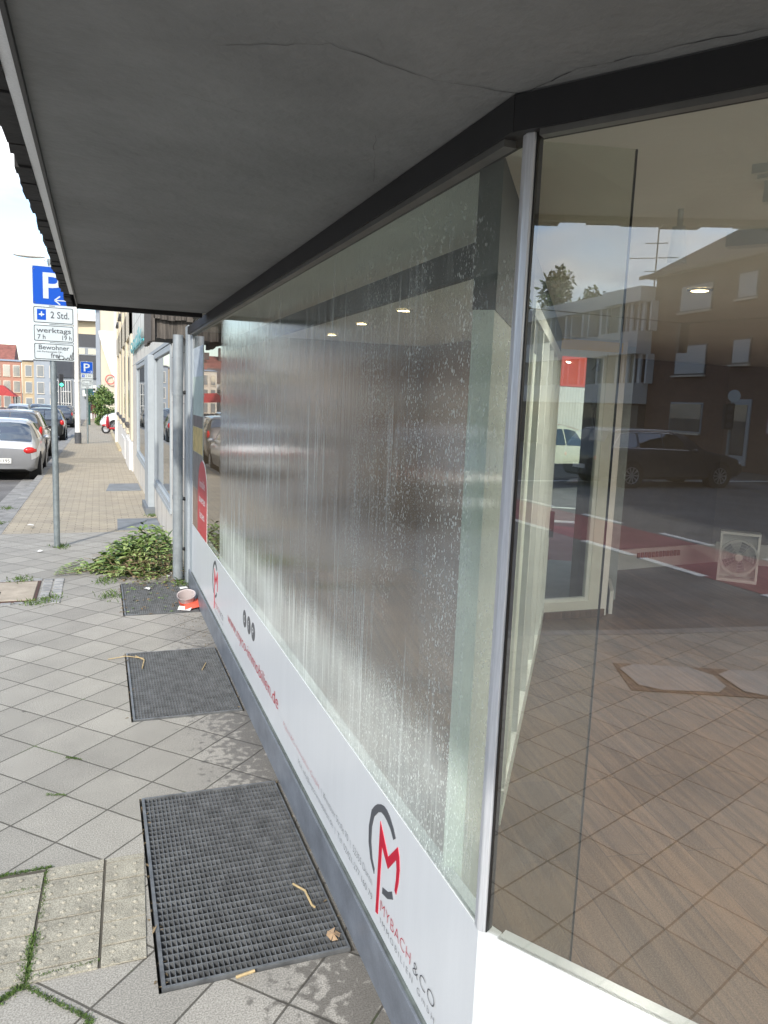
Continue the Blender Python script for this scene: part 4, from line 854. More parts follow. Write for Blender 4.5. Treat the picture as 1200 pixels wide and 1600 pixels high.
house('white_house', 'white house with a steep brown roof and one small window', (-24.5, 158, g0), 4.6, 12, 6.2, mRender, [(3.0, 3.5, 4.3, 5.0)], (3.2, 'x'), rm=mRoofBrown)
house('blue_grey_house', 'blue grey gabled house at the left edge of the street', (-27.2, 150, g0), 5.0, 12, 6.8, mBlueGrey, rows(0, 5.0, 3, (.8, 3.8), .8, 1.7), (3.0, 'y'))
house('long_house', 'long white house under a red tiled roof with chimneys behind the others', (-34, 195, g0), 16, 14, 9.2, mRender, rows(0, 16, 8, (3.5, 6.4), 1, 1.6), (4.5, 'x'), rm=mRoofRed)
o = MB(); o.box(-24.6, -23.4, 198, 199.2, 10.5, 14.3 + g0); o.box(-28, -27.2, 200, 201, 10, 13.6); tag(o.build('chimney_pair', mRoofBrown), 'two dark chimneys on the red tiled roof', 'chimney')
# ------------------------------------------------------------------ left side of the street (outside the frame, seen in the panes)
bt = house('brick_apartments', 'dark brown brick apartment block mirrored in the wet pane', (-13.6, 16.2, 0), 30, 12, 10.5, mBrickBr, rows(0, 30, 9, (1.2, 4.2, 7.2), 1.6, 1.4), (3, 'hip'), rz=R_(90), rm=mRoofT)
bt2 = house('white_terrace', 'white rendered terrace mirrored at the far end of the wet pane', (-13.4, 50, gz(70)), 46, 12, 8.5, mRender, rows(0, 46, 12, (1.0, 4.0, 6.6), 1.3, 1.3), (3, 'x'), rm=mRoofRed, rz=R_(90))
# brick house and balcony block across the junction, mirrored in the side window; local x runs along the frontage
ang = math.atan2(-.37, .93)
B0 = (-31, -7.45, -.1)
# frontage faces +normal (towards the junction); mirror local y so windows face it
def front(name, label, loc, rz, cat='building'): return thing(name, label, cat, loc, rz)
t = front('brick_house', 'brown brick house with hipped roof and white roller shutters mirrored in the side window', B0, ang)
def fb(mb, x0, x1, d0, d1, z0, z1): return mb.box(x0, x1, min(-d0, -d1) if 0 else d0, d1, z0, z1)
o = MB(); o.box(0, 26, -11, 0, -.5, 7.5); o.build('wall', mBrickBr, t, local=True)
o = MB(); e = .45; o.add([(-e, e, 7.42), (26 + e, e, 7.42), (26 + e, -11 - e, 7.42), (-e, -11 - e, 7.42), (5.5, -5.5, 11.6), (20, -5.5, 11.6)], [(0, 4, 5, 1), (2, 5, 4, 3), (0, 3, 4), (1, 5, 2), (0, 1, 2, 3)]); o.build('roof', mRoofT, t, local=True)
o = MB(); o.box(-e, 26 + e, e - .02, e + .1, 7.36, 7.5); o.build('gutter', mRoofBrown, t, local=True)
for x0, x1, z0, z1, sh in [(1.7, 3.38, 5.91, 6.83, 1), (4.75, 5.58, 6.1, 6.92, 1), (7.2, 8.9, 5.91, 6.83, 1), (1.7, 3.36, 3.47, 4.53, 1), (4.78, 5.55, 3.8, 4.6, 1), (7.2, 8.9, 3.47, 4.53, 0), (1.66, 3.4, 1.24, 2.3, 0), (9.9, 11.5, 5.9, 6.8, 1), (9.9, 11.5, 3.5, 4.5, 1), (9.5, 11.5, 1.2, 2.4, 0)]:
    o = MB(); o.box(x0 - .06, x1 + .06, 0, .03, z0 - .06, z1 + .06); f = o.build('window', mDarkPan if sh else mGreyFrame, t, local=True); o = MB(); o.box(x0, x1, .031, .06, z0, z1); o.build('roller_shutter' if sh else 'pane', mShutter if sh else mWinDark, f, local=True); s = MB(); s.box(x0 - .1, x1 + .1, .031, .16, z0 - .13, z0 - .065); s.build('sill', mTrim, f, local=True)
o = MB(); o.box(4.95, 5.9, 0, .05, .15, 2.5); d = o.build('door', mGreyFrame, t, local=True); o = MB(); o.box(5.1, 5.75, .051, .07, .5, 2.3); o.build('pane', mWinDark, d, local=True)
o = MB(); o.box(6.7, 7.6, .01, .06, 1.3, 3.1); pz = o.build('poster', mat('pink_poster', (.35, .09, .16), .6), t, local=True); o = MB(); o.box(6.75, 7.2, .061, .07, 1.35, 1.9); o.build('poster_note', mPaper, pz, local=True)
t = front('balcony_block', 'white banded apartment block with flat roof mirrored beside the brick house', (-31.4, -7.2, -.1), ang)
o = MB(); o.box(-26, -.05, -10, -.9, -.5, 7.0); o.box(-.0 - 0.6, .42, -9, .02, -.5, 7.0) if 0 else None; o.build('wall', mBrickBr, t, local=True)
o = MB(); o.box(-2.2, .40, -.9, .25, -.5, 2.2); o.box(-2.2, .40, -.9, .2, 3.15, 4.3) ; o.box(-2.2, .40, -.9, .2, 5.3, 6.45); o.box(-26, -2.2, -.895, -.5, -.5, 2.2); o.build('window_zone', mat('curtained_glass', (.13, .115, .10), .35, var=.25, vs=2), t, local=True)
o = MB()
for z0, z1 in ((2.25, 3.1), (4.33, 5.27), (6.48, 7.08)):
    o.box(-26, -2.3, -.9, .25, z0, z1); o.box(-2.3, .44, -.9, .62, z0, z1)
o.build('balcony_band', mRender, t, local=True)
o = MB()
for x in [-.62, .2, -1.4] + [-3.2 - i * 1.5 for i in range(14)]:
    for z0, z1 in ((3.1, 4.33), (5.27, 6.48)): o.box(x, x + .16, -.5, .30 if x > -2 else .1, z0, z1); o.box(x + .45, x + .55, -.5, .26 if x > -2 else .05, z0, z1)
o.build('window', mRender, t, local=True)
t = thing('roof_antenna', 'thin rooftop television antenna standing on the white banded block', 'antenna', (-31.9, -7.4, 7))
o = MB(); o.tube((-31.9, -7.6, 6.9), (-31.9, -7.6, 9.6), .03, n=6); o.build('antenna_mast', mDarkPan, t); o = MB(); e3 = Vector((.25, -.97, 0))
for z, l in ((8.9, .5), (8.3, 1.1), (7.75, .45)):
    c = Vector((-31.9, -7.6, z)); o.tube(c - e3 * l, c + e3 * l * .8, .02, n=6)
o.build('antenna_bar', mDarkPan, t)
t = thing('hanging_signal', 'traffic signal hanging from a cable above the junction', 'traffic light', (-24, -6.55, 3.8))
o = MB(); o.box(-24.15, -23.85, -6.7, -6.42, 3.8, 4.75); o.build('signal_housing', mBlack, t)
o = MB(); o.path([(-24, 6, 6.6), (-24, -1, 5.1), (-24, -6.56, 4.76), (-24, -13, 5.4), (-24, -20, 6.6)], .02, 6); o.build('cable', mBlack, t)
t = thing('signal_post', 'black three-lamp traffic signal on a slim grey post at the junction', 'traffic light', (-23.8, -8.35, -.1))
o = MB(); o.tube((-23.8, -8.3, -.1), (-23.8, -8.3, 2.6), .055, n=10); o.build('post', mPoleZinc, t); o = MB(); o.box(-23.75, -23.5, -8.28, -8.0, 1.35, 2.2); o.build('signal_housing', mBlack, t)
o = MB(); o.tube((-23.72, -8.3, 2.45), (-23.68, -8.3, 2.45), .2, n=18); o.build('round_sign', mSignWhite, t)
for z in (2.05, 1.77, 1.5): o = MB(); o.tube((-23.498, -8.14, z), (-23.49, -8.14, z), .09, n=12); o.build('signal_lens', mDarkPan, t)
o = MB(); random.seed(9)
for r in range(5):
    y = -9.2
    while y > -14:
        w = random.uniform(.3, .7); o.box(-22.6 + r * -.12, -22.1 + r * -.12, y - w, y - .02, -.12 + r * .19, .06 + r * .19 + random.uniform(-.02, .02)); y -= w
tag(o.build('rubble_wall', mat('rubble', (.16, .14, .125), .9, var=.3, vs=3), bevel=.02), 'low wall of rough stones at the right edge of the side window', 'wall')
# red and white hall behind the far door
t = thing('red_hall', 'hall with red upper band and white corrugated wall seen through the far door', 'building', (16, 24, 0))
o = MB(); o.box(11.5, 26, 24.05, 30, -.6, 6.5); o.build('wall', mat('red_brickwork', (.30, .09, .06), .8, var=.1), t); o = MB(); o.box(11.4, 26, 23.98, 24.04, 2.62, 3.9); o.build('red_band', mat('red_sheet', (.60, .06, .025), .5, var=.03), t)
o = MB()
for i in range(60): o.box(11.5 + i * .12, 11.5 + i * .12 + .07, 23.98, 24.04, -.3, 2.6)
o.box(11.5, 18.4, 24.0, 24.045, -.3, 2.6); o.build('corrugated_wall', mRender, t)

# ------------------------------------------------------------------ cars
mCarGlass = glass('car_glass', .30, rough=.02, body=(.02, .026, .028))
mTail = mat('tail_lamp', (.55, .015, .012), .2, var=0, coat=.5); mHead = mat('head_lamp', (.75, .77, .80), .15, .2, var=0)
mRim = mat('alloy_rim', (.50, .51, .53), .35, .8, var=.05); mPlate = mat('number_plate', (.72, .72, .68), .4, var=.03); mUnder = mat('car_underside', (.012, .012, .012), .9, var=0)
STY = {
 'hatch': dict(st=[(0, .80, .20, .50, .53), (.012, .90, .17, .585, .62), (.035, .94, .155, .63, .70), (.10, .975, .14, .66, .93), (.16, .99, .14, .67, .985), (.30, 1, .14, .67, 1), (.48, 1, .14, .66, .985), (.60, .99, .14, .65, .90), (.74, .98, .14, .62, .665), (.86, .96, .14, .56, .60), (.95, .90, .16, .48, .52), (.985, .82, .19, .40, .44), (1, .68, .24, .34, .37)], rg=(.020, .100), ws=(.61, .735), sg=[(.13, .30), (.315, .545)], rw=.74, whl=(.17, .80)),
 'estate': dict(st=[(0, .84, .20, .52, .55), (.01, .91, .17, .60, .64), (.03, .95, .15, .645, .76), (.075, .975, .14, .67, .95), (.12, .99, .14, .67, .985), (.30, 1, .14, .66, 1), (.45, 1, .14, .65, .995), (.58, .99, .14, .64, .93), (.70, .98, .14, .61, .665), (.84, .96, .14, .56, .595), (.94, .90, .16, .49, .53), (.985, .80, .19, .41, .45), (1, .66, .24, .35, .38)], rg=(.034, .072), ws=(.585, .695), sg=[(.085, .235), (.25, .40), (.41, .565)], rw=.75, whl=(.20, .80)),
}
def car(label, loc, rz, Ln, Wd, H, paint, style='hatch', group='cars parked along the left kerb', rails=False, lower=None, plate=None, tail='corner', wheels=True, name='parked_car', rimn=5):
    st = STY[style]; t = thing(name, label, 'car', loc, rz, group)
    def key(row):
        tt, wf, zb, bl, rf = row; w = Wd / 2 * wf; zb *= H; bl *= H; rf *= H; has = (rf - bl) / (.3 * H); has = max(0, min(1, has)); rw = w * (st['rw'] * has + .90 * (1 - has)); zm = zb + (bl - zb) * .5
        return [(0, zb), (w * .8, zb), (w * .955, zb + .05 * H), (w, zm), (w * .985, bl - .035 * H), (w * .945, bl + .004 * H), (w * .945 + (rw - w * .945) * .5, bl + (rf - bl) * .48), (rw, rf - .05 * H * has - .006), (rw * .86, rf - .012 * H), (rw * .5, rf), (0, rf + .006 * H)]
    T = [r[0] for r in st['st']]; K = [key(r) for r in st['st']]
    def ring(tt):
        tt = max(0, min(1, tt)); i = 0
        while i < len(T) - 2 and T[i + 1] < tt: i += 1
        f = (tt - T[i]) / (T[i + 1] - T[i]); g = f * f * (3 - 2 * f) * .35 + f * .65
        return [(a[0] + (b[0] - a[0]) * g, a[1] + (b[1] - a[1]) * g) for a, b in zip(K[i], K[i + 1])]
    def P(tt, v, side=1, off=0):
        r = ring(tt); v = max(0, min(len(r) - 1, v)); i = min(int(v), len(r) - 2); f = v - i; x = r[i][0] + (r[i + 1][0] - r[i][0]) * f; z = r[i][1] + (r[i + 1][1] - r[i][1]) * f
        return Vector((side * x, tt * Ln, z))
    ts = sorted(set(T + [k / 40 for k in range(41)])); nr = len(K[0]); mb = MB(); V = []
    for tt in ts:
        r = ring(tt); V += [(x, tt * Ln, z) for x, z in r] + [(-x, tt * Ln, z) for x, z in r[-2:0:-1]]
    m_ = 2 * nr - 2; F = []; mi = []
    for i in range(len(ts) - 1):
        for j in range(m_): mb.add([], [])
    fs = [(i * m_ + j, i * m_ + (j + 1) % m_, (i + 1) * m_ + (j + 1) % m_, (i + 1) * m_ + j) for i in range(len(ts) - 1) for j in range(m_)]
    mb.v = V; mb.f = fs + [tuple(range(m_))[::-1], tuple((len(ts) - 1) * m_ + j for j in range(m_))]
    lo = 1 if lower else 0
    mb.m = []
    for i in range(len(ts) - 1):
        for j in range(m_):
            jj = j if j < nr - 1 else m_ - 1 - j; mb.m.append(2 if jj == 0 else (1 if (lower and jj <= (2 if ts[i] > .05 else 2)) else 0))
    mb.m += [1 if lower else 0, 0]
    body = mb.build('body', [paint, lower or paint, mUnder], t, smooth=True, local=True)
    def patch(nm, t0, t1, v0, v1, sides, mt, off=.006, nt_=6, nv_=4, cut=0, parent=t, cut0=0):
        m2 = MB()
        for sd in sides:
            V2 = []
            for a in range(nt_ + 1):
                for b in range(nv_ + 1):
                    vv = v0 + (v1 - v0) * b / nv_; tA_, tB_ = t0 + cut0 * (b / nv_), t1 - cut * (b / nv_); tt = tA_ + (tB_ - tA_) * a / nt_
                    p = P(tt, vv, sd); p1 = P(tt + .004, vv, sd); p2 = P(tt, vv + .05, sd); nn = (p1 - p).cross(p2 - p)
                    nn = nn.normalized() if nn.length > 1e-9 else Vector((sd, 0, 0))
                    if nn.x * sd < 0 or (abs(nn.x) < .05 and nn.z < 0): nn = -nn
                    V2.append(p + nn * off)
            q = [(a * (nv_ + 1) + b, a * (nv_ + 1) + b + 1, (a + 1) * (nv_ + 1) + b + 1, (a + 1) * (nv_ + 1) + b) for a in range(nt_) for b in range(nv_)]; m2.add(V2, q)
        return m2.build(nm, mt, parent, smooth=True, local=True)
    for i, (a, b) in enumerate(st['sg']):
        last = i == len(st['sg']) - 1
        for sd in (1, -1): patch('side_window', a, b, 5.12, 6.85, [sd], mCarGlass, cut=.05 if last else 0, cut0=.015 if i == 0 else 0)
    a, b = st['rg']; patch('rear_window', a, b, 7.0, 10, [1, -1], mCarGlass, off=.012); a, b = st['ws']; patch('windscreen', a, b, 7.05, 10, [1, -1], mCarGlass, off=.008)
    for sd in (1, -1):
        if tail == 'corner':
            o = MB(); o.ell((sd * Wd * .385, .018 * Ln, H * .50), (.15, .09, .065 * H), 12, 8, rotz=sd * .5); o.build('tail_light', mTail, t, smooth=True, local=True)
        elif tail == 'round':
            o = MB(); o.ell((sd * Wd * .43, .02 * Ln, H * .56), (.10, .085, .13), 14, 8); o.build('tail_light', mTail, t, smooth=True, local=True)
        else:
            o = MB(); o.ell((sd * Wd * .445, .022 * Ln, H * .62), (.05, .08, .13), 12, 8); o.build('tail_light', mTail, t, smooth=True, local=True)
        o = MB(); o.ell((sd * Wd * .37, .955 * Ln, H * .44), (.15, .11, .07), 12, 8, rotz=-sd * .5); o.build('headlight', mHead, t, smooth=True, local=True)
        o = MB(); o.ell((sd * Wd * .53, .60 * Ln, H * .655), (.09, .07, .06), 10, 6); o.build('wing_mirror', paint, t, smooth=True, local=True)
    o = MB(); o.box(-.26, .26, -.022, .012, .33 * H - .055, .33 * H + .055); p = o.build('number_plate', mPlate, t, local=True)
    if plate: q = text('plate_text', plate, (-.23, -.0235, .33 * H - .035), (1, 0, 0), (0, 0, 1), .46, .07, mBlack, None, ext=.0005); q.parent = p
    o = MB(); o.box(-.26, .26, .988 * Ln, .998 * Ln + .02, .26 * H, .26 * H + .11); o.build('front_plate', mPlate, t, local=True)
    if rails:
        for sd in (1, -1):
            o = MB(); pts = [P(tt, 7.25, sd) + Vector((0, 0, .045 if 0 < k < 6 else .01)) for k, tt in enumerate([.09, .13, .2, .3, .4, .47, .51])]; o.path(pts, .014, 6); o.build('roof_rail', mAlu, t, local=True)
            o = MB(); pts = [P(tt, 5.05, sd) + Vector((sd * .008, 0, 0)) for tt in [.075 + k * .05 for k in range(11)]]; o.path(pts, .011, 6)
            pts = [P(.075, 5.05, sd)] + [P(.082 + .02 * k, 5.2 + k * .55, sd) + Vector((sd * .008, 0, 0)) for k in range(4)] + [P(tt, 6.95, sd) + Vector((sd * .008, 0, .004)) for tt in (.2, .3, .4, .48)]; o.path(pts, .010, 6); o.build('chrome_trim', mAlu, t, local=True)
    r = .215 * H if H < 1.6 else .33
    for wy in st['whl']:
        for sd in (1, -1):
            hw = P(wy, 3, sd).x * sd; xo = hw + .004
            o = MB(); o.lathe((sd * (xo - .001), wy * Ln, r + .01), (sd, 0, 0), [(0, 0), (r * 1.17, 0), (r * 1.17, -.25), (0, -.25)], 26); o.build('wheel_arch', mUnder, t, local=True)
            o = MB(); o.lathe((sd * xo, wy * Ln, r), (sd, 0, 0), [(r * .66, .004), (r * .70, .014), (r * .93, .012), (r, -.01), (r, -.19), (r * .6, -.19)], 28); wl = o.build('wheel', mRubber, t, smooth=True, local=True)
            o = MB(); c = Vector((sd * xo, wy * Ln, r)); o.lathe(c, (sd, 0, 0), [(r * .62, .006), (r * .66, .012), (r * .68, .004)], 28); o.lathe(c, (sd, 0, 0), [(0, .012), (r * .14, .012), (r * .15, .002)], 14)
            for k in range(rimn * 2 if rimn < 8 else rimn):
                a = 2 * math.pi * k / (rimn * 2 if rimn < 8 else rimn); dv = Vector((0, math.cos(a), math.sin(a))); tv = Vector((0, -math.sin(a), math.cos(a))); q = [c + dv * r * .1 + tv * r * .045, c + dv * r * .1 - tv * r * .045, c + dv * r * .64 - tv * r * .06, c + dv * r * .64 + tv * r * .06]
                o.add([v + Vector((sd * .010, 0, 0)) for v in q] + [v + Vector((sd * .003, 0, 0)) for v in q], [(0, 1, 2, 3), (4, 5, 6, 7), (0, 1, 5, 4), (1, 2, 6, 5), (2, 3, 7, 6), (3, 0, 4, 7)])
            o.build('rim', mRim, wl, local=True)
    return t
def paint(n, c, metal=.3): return mat(n, c, .28, metal, var=.02, vs=2, coat=.8)
pSilver = paint('silver_paint', (.56, .57, .57), .5); pDark = paint('anthracite_paint', (.05, .046, .043), .3); pBlack = paint('black_paint', (.012, .014, .015), .2); pGrey = paint('grey_paint', (.20, .21, .22), .5)
pWhite = paint('white_car_paint', (.78, .78, .76), .0); pNavy = paint('night_blue_paint', (.04, .046, .06), .4); pTaupe = paint('taupe_paint', (.17, .15, .13), .5)
def kx(xr, w): return xr - w / 2
K0 = gz(18) - .12
kc = car('small silver hatchback with grey bumper and curved roof, nearest in the row', (-2.06, 18.55, gz(19) - .11), 0, 3.62, 1.66, 1.37, pSilver, 'hatch', lower=mat('grey_bumper', (.20, .205, .21), .6, var=.03), plate='DN:B 1195')
kc.rotation_euler = (R_(-.86), 0, R_(.5))
c2 = car('dark taupe estate car with pale roof edge behind the silver hatchback', (-2.33, 23.7, gz(24.5) - .11), 0, 4.55, 1.80, 1.52, pTaupe, 'estate', tail='tall'); c2.rotation_euler = (R_(-.86), 0, 0)
c3 = car('black hatchback with one round red tail lamp showing right of the post', (-2.30, 38.0, gz(38.5) - .11), 0, 4.0, 1.72, 1.47, pBlack, 'hatch', tail='round'); c3.rotation_euler = (R_(-.86), 0, 0)
c4 = car('dark blue hatchback parked ahead of the black one', (-2.50, 57.8, gz(58) - .11), 0, 4.2, 1.78, 1.50, pNavy, 'hatch', tail='tall'); c4.rotation_euler = (R_(-.86), 0, 0)
c5 = car('light grey car, last visible in the kerb row beside the white mast', (-2.50, 63.5, gz(64) - .11), 0, 4.3, 1.8, 1.52, pGrey, 'estate'); c5.rotation_euler = (R_(-.86), 0, 0)
c6 = car('pale silver car coming towards the camera in the far lane', (-5.6, 66, gz(64) - .11), R_(180), 4.2, 1.78, 1.5, pSilver, 'hatch', group='cars on the far street', name='far_car')
c7 = car('dark car parked just right of the oncoming silver car', (-5.0, 80, gz(78) - .11), R_(176), 4.2, 1.78, 1.5, pBlack, 'hatch', group='cars on the far street', name='far_car')
c8 = car('black car driving away with red tail lamps lit by the sun', (-4.3, 74, gz(76) - .11), 0, 4.2, 1.78, 1.46, pBlack, 'hatch', group='cars on the far street', name='far_car')
c9 = car('grey car at the left edge behind the parked row', (-6.1, 48, gz(50) - .11), 0, 4.3, 1.78, 1.48, pGrey, 'estate', group='cars on the far street', name='far_car')
c10 = car('white car with its nose poking out from behind the cream house', (4.3, 51.0, gz(51)), R_(90), 4.2, 1.75, 1.45, pWhite, 'hatch', group='white cars in the yard', name='white_car')
c11 = car('taller white car standing behind the other white car in the yard', (4.55, 54.2, gz(54)), R_(90), 4.3, 1.8, 1.75, pWhite, 'estate', group='white cars in the yard', name='white_car')
# moving dark estate mirrored in the side window (rear wheel -17.25,-3.54  front -18.37,-6.13)
hd2 = Vector((-18.37 + 17.25, -6.13 + 3.54)).normalized(); rzc = math.atan2(-hd2.x, hd2.y)
rear = Vector((-17.25, -3.54)) - hd2 * (.20 * 4.75); side = Vector((hd2.y, -hd2.x)); ctr = rear + side * (.93 if side.x < 0 else -.93)
c12 = car('dark blue estate car with roof rails driving past, mirrored in the side window', (ctr.x, ctr.y, -.12), rzc, 4.75, 1.84, 1.50, pNavy, 'estate', group=None, rails=True, name='driving_car', rimn=10)
c13 = car('cream coloured car with black lower body outside the far door', (9.15, 16.9, -.2), R_(-75), 4.3, 1.82, 1.62, mat('cream_paint', (.72, .70, .56), .28, var=.02, coat=.7), 'estate', group=None, lower=pBlack, name='parked_car', rimn=9, tail='corner')
car('black hatchback with red tail lamps waiting at the junction, smeared in the wet pane', (-3.75, 10.4, gz(11) - .12), R_(1), 4.1, 1.74, 1.46, pBlack, 'hatch', group='cars mirrored in the wet pane', tail='tall', name='mirrored_car')
car('white hatchback ahead on the road, smeared as a bright band in the wet pane', (-6.4, 15.5, gz(17) - .12), R_(0), 4.3, 1.8, 1.52, pWhite, 'estate', group='cars mirrored in the wet pane', name='mirrored_car')
# ------------------------------------------------------------------ red awning, scooter, person
t = thing('market_stall', 'stall under a bright red canopy at the left edge of the street', 'stall', (-8.6, 78, gz(78)))
o = MB(); o.add([(-10.3, 76.5, 1.15), (-6.9, 76.5, .95), (-6.9, 79.5, .95), (-10.3, 79.5, 1.15), (-9.4, 77.4, 2.0), (-8.0, 77.4, 1.9), (-8.0, 78.6, 1.9), (-9.4, 78.6, 2.0)], [(0, 1, 5, 4), (1, 2, 6, 5), (2, 3, 7, 6), (3, 0, 4, 7), (4, 5, 6, 7), (3, 2, 1, 0)]); o.build('canopy', mat('red_canvas', (.42, .05, .045), .7, var=.1), t)
o = MB()
for x, y in ((-10.1, 76.7), (-7.1, 76.7), (-10.1, 79.3), (-7.1, 79.3)): o.tube((x, y, gz(78)), (x, y, 1.1), .04, n=8)
o.build('leg', mDarkPan, t); o = MB(); o.box(-9.9, -7.3, 77, 79, gz(78), -.1); o.build('counter', mDarkPan, t)
t = thing('red_scooter', 'red and dark motor scooter parked by the cream house', 'scooter', (1.0, 45, gz(45)), R_(78), None)
zz = 0
for nm, yy in (('wheel', -.6), ('wheel', .62)):
    o = MB(); o.lathe((0, yy, .24), (1, 0, 0), [(.16, -.05), (.24, -.045), (.25, 0), (.24, .045), (.16, .05), (.15, 0), (.16, -.05)], 24); wl = o.build(nm, mRubber, t, smooth=True, local=True); o = MB(); o.lathe((0, yy, .24), (1, 0, 0), [(0, -.03), (.15, -.04), (.15, .04), (0, .03)], 16); o.build('rim', mRim, wl, local=True)
o = MB(); o.ell((0, -.42, .58), (.17, .42, .20), 14, 8); o.box(-.14, .14, -.2, .42, .26, .36); o.ell((0, .52, .62), (.2, .10, .36), 14, 8); o.ell((0, .62, .45), (.09, .25, .07), 12, 6); o.build('body', mat('scooter_red', (.45, .02, .03), .3, var=0, coat=.6), t, smooth=True, local=True)
o = MB(); o.ell((0, -.4, .80), (.14, .38, .06), 12, 6); o.build('seat', mBlack, t, smooth=True, local=True); o = MB(); o.tube((0, .55, .9), (0, .50, 1.08), .03); o.tube((-.3, .44, 1.08), (.3, .44, 1.08), .018); o.build('handlebar', mBlack, t, local=True)
t = thing('pedestrian', 'person in dark red jacket and dark trousers walking at the end of the pavement', 'person', (-.38, 80, gz(80)))
me = bpy.data.meshes.new('person'); J = [(0, 0, .98), (0, .01, 1.2), (0, 0, 1.42), (0, 0, 1.52), (0, -.01, 1.66), (.18, 0, 1.40), (.24, -.02, 1.12), (.23, -.10, .88), (-.18, 0, 1.40), (-.24, .03, 1.12), (-.24, .05, .86), (.09, 0, .90), (.10, -.10, .50), (.10, -.02, .08), (.10, -.16, .04), (-.09, 0, .90), (-.10, .08, .50), (-.10, .22, .12), (-.10, .10, .04)]
Ed = [(0, 1), (1, 2), (2, 3), (3, 4), (2, 5), (5, 6), (6, 7), (2, 8), (8, 9), (9, 10), (0, 11), (11, 12), (12, 13), (13, 14), (0, 15), (15, 16), (16, 17), (17, 18)]
rad = [.15, .15, .16, .055, .105, .07, .05, .035, .07, .05, .035, .10, .07, .05, .04, .10, .07, .05, .04]
me.from_pydata([Vector(j) for j in J], Ed, []); po = bpy.data.objects.new('body', me); C.objects.link(po); po.parent = t; me.materials.append(mat('dark_red_jacket', (.12, .025, .025), .8))
bm_ = bmesh.new(); bm_.from_mesh(me); bm_.verts.layers.skin.verify(); bm_.to_mesh(me); bm_.free()
mo = po.modifiers.new('skin', 'SKIN'); mo.use_smooth_shade = True
for i, r in enumerate(rad): me.skin_vertices[0].data[i].radius = (r, r)
me.skin_vertices[0].data[0].use_root = True; po.modifiers.new('sub', 'SUBSURF').levels = 1
o = MB(); o.ell((0, .01, 1.70), (.10, .12, .11), 12, 8); o.build('hair', mTrunk, t, smooth=True, local=True)

# ------------------------------------------------------------------ vegetation and litter
def leaf(mb, c, L_, W_, d, n, mi, bend=.25):
    d = d.normalized(); s = d.cross(n).normalized(); n = s.cross(d); a = c; b = c + d * L_ * .5 + s * W_ / 2 + n * bend * L_ * .2; b2 = c + d * L_ * .5 - s * W_ / 2 + n * bend * L_ * .2; e = c + d * L_ - n * bend * L_ * .25; m_ = c + d * L_ * .5
    mb.add([a, b, e, b2, m_], [(0, 1, 4), (1, 2, 4), (2, 3, 4), (3, 0, 4)], mi)
def rv(z=1): return Vector((random.gauss(0, 1), random.gauss(0, 1), random.gauss(0, 1) * z)).normalized()
random.seed(11)
o = MB()
for (cx, cy, rx, ry, rz_, n, pal, L0) in ((.48, 8.25, .36, .50, .30, 1100, (0, 0, 1, 1, 2, 0), .095), (.24, 8.15, .30, .38, .20, 800, (0, 0, 1, 1, 2), .105), (.55, 7.75, .24, .34, .22, 600, (1, 3, 3, 2, 1), .05), (-.02, 8.05, .24, .14, .05, 150, (0, 1, 1), .085), (.30, 7.72, .26, .16, .10, 260, (0, 1, 3), .07), (.5, 9.1, .24, .5, .1, 200, (0, 1, 3), .06)):
    for i in range(n):
        a = random.uniform(0, 2 * math.pi); r = math.sqrt(random.random()); z = rz_ * 1.45 * (1 - r * r) * random.uniform(.3, 1.05) + .01
        d = rv(.5); d.z = d.z * .5 - .1; leaf(o, Vector((cx + rx * r * math.cos(a), cy + ry * r * math.sin(a), z + gz(cy))), L0 * random.uniform(.6, 1.35), L0 * random.uniform(.26, .42), d, Vector((random.gauss(0, .4), random.gauss(0, .4), 1)), random.choice(pal))
for i in range(70):
    a = random.uniform(0, 6.28); p = Vector((.40 + random.gauss(0, .15), 8.0 + random.gauss(0, .2), random.uniform(.03, .2))); q = p + Vector((math.cos(a) * .3, math.sin(a) * .3, random.uniform(-.05, .06))); q.z = max(q.z, .012); o.tube(p, q, .003, .0015, 5, 3)
for i in range(5):  # long sprigs reaching out to the left
    p = Vector((.0 - i * .04, 7.9 + i * .12, .05)); q = p + Vector((-.42 + i * .05, -.05 - .05 * i, -.03)); o.tube(p, q, .003, .0015, 5, 3)
    for k in range(22): f = k / 22; leaf(o, p.lerp(q, f), .06 * (1.2 - f * .5), .018, Vector((-1, random.choice((-1, 1)) * 1.0, .3)), Vector((0, 0, 1)), random.choice((0, 1)))
tag(o.build('branch_pile', mLeafs), 'heap of cut leafy branches, green and wilting, against the downpipe', 'branch pile')
# litter on and round the far grating
random.seed(21); o = MB()
for i in range(230):
    x = random.uniform(.16, .78); y = random.uniform(6.35, 7.55) if i < 110 else random.uniform(7.2, 7.75)
    if i > 150: x = random.uniform(.35, .80); y = random.gauss(7.45, .14)
    leaf(o, Vector((x, y, .008)), random.uniform(.02, .055), random.uniform(.01, .02), rv(.12), Vector((random.gauss(0, .3), random.gauss(0, .3), 1)), random.choice((0, 1, 3, 3, 3)))
for i in range(160):  # dry bits in the gap beside the gratings
    g = random.choice(GR); x = g[0] + random.uniform(-.004, .016) if i % 3 else random.uniform(g[1] - .012, .80); y = random.uniform(g[2], g[3]); leaf(o, Vector((x, y, -.004)), random.uniform(.015, .04), .01, rv(.3), Vector((0, 0, 1)), 3)
for i in range(120): leaf(o, Vector((random.uniform(.55, .80), random.uniform(5.42, 6.3), .006)), random.uniform(.01, .03), .006, rv(.1), Vector((0, 0, 1)), 3)
tag(o.build('leaf_litter', mLeafs), 'dry and green leaf scraps strewn over the far grating and along the wall', 'litter', kind='stuff')
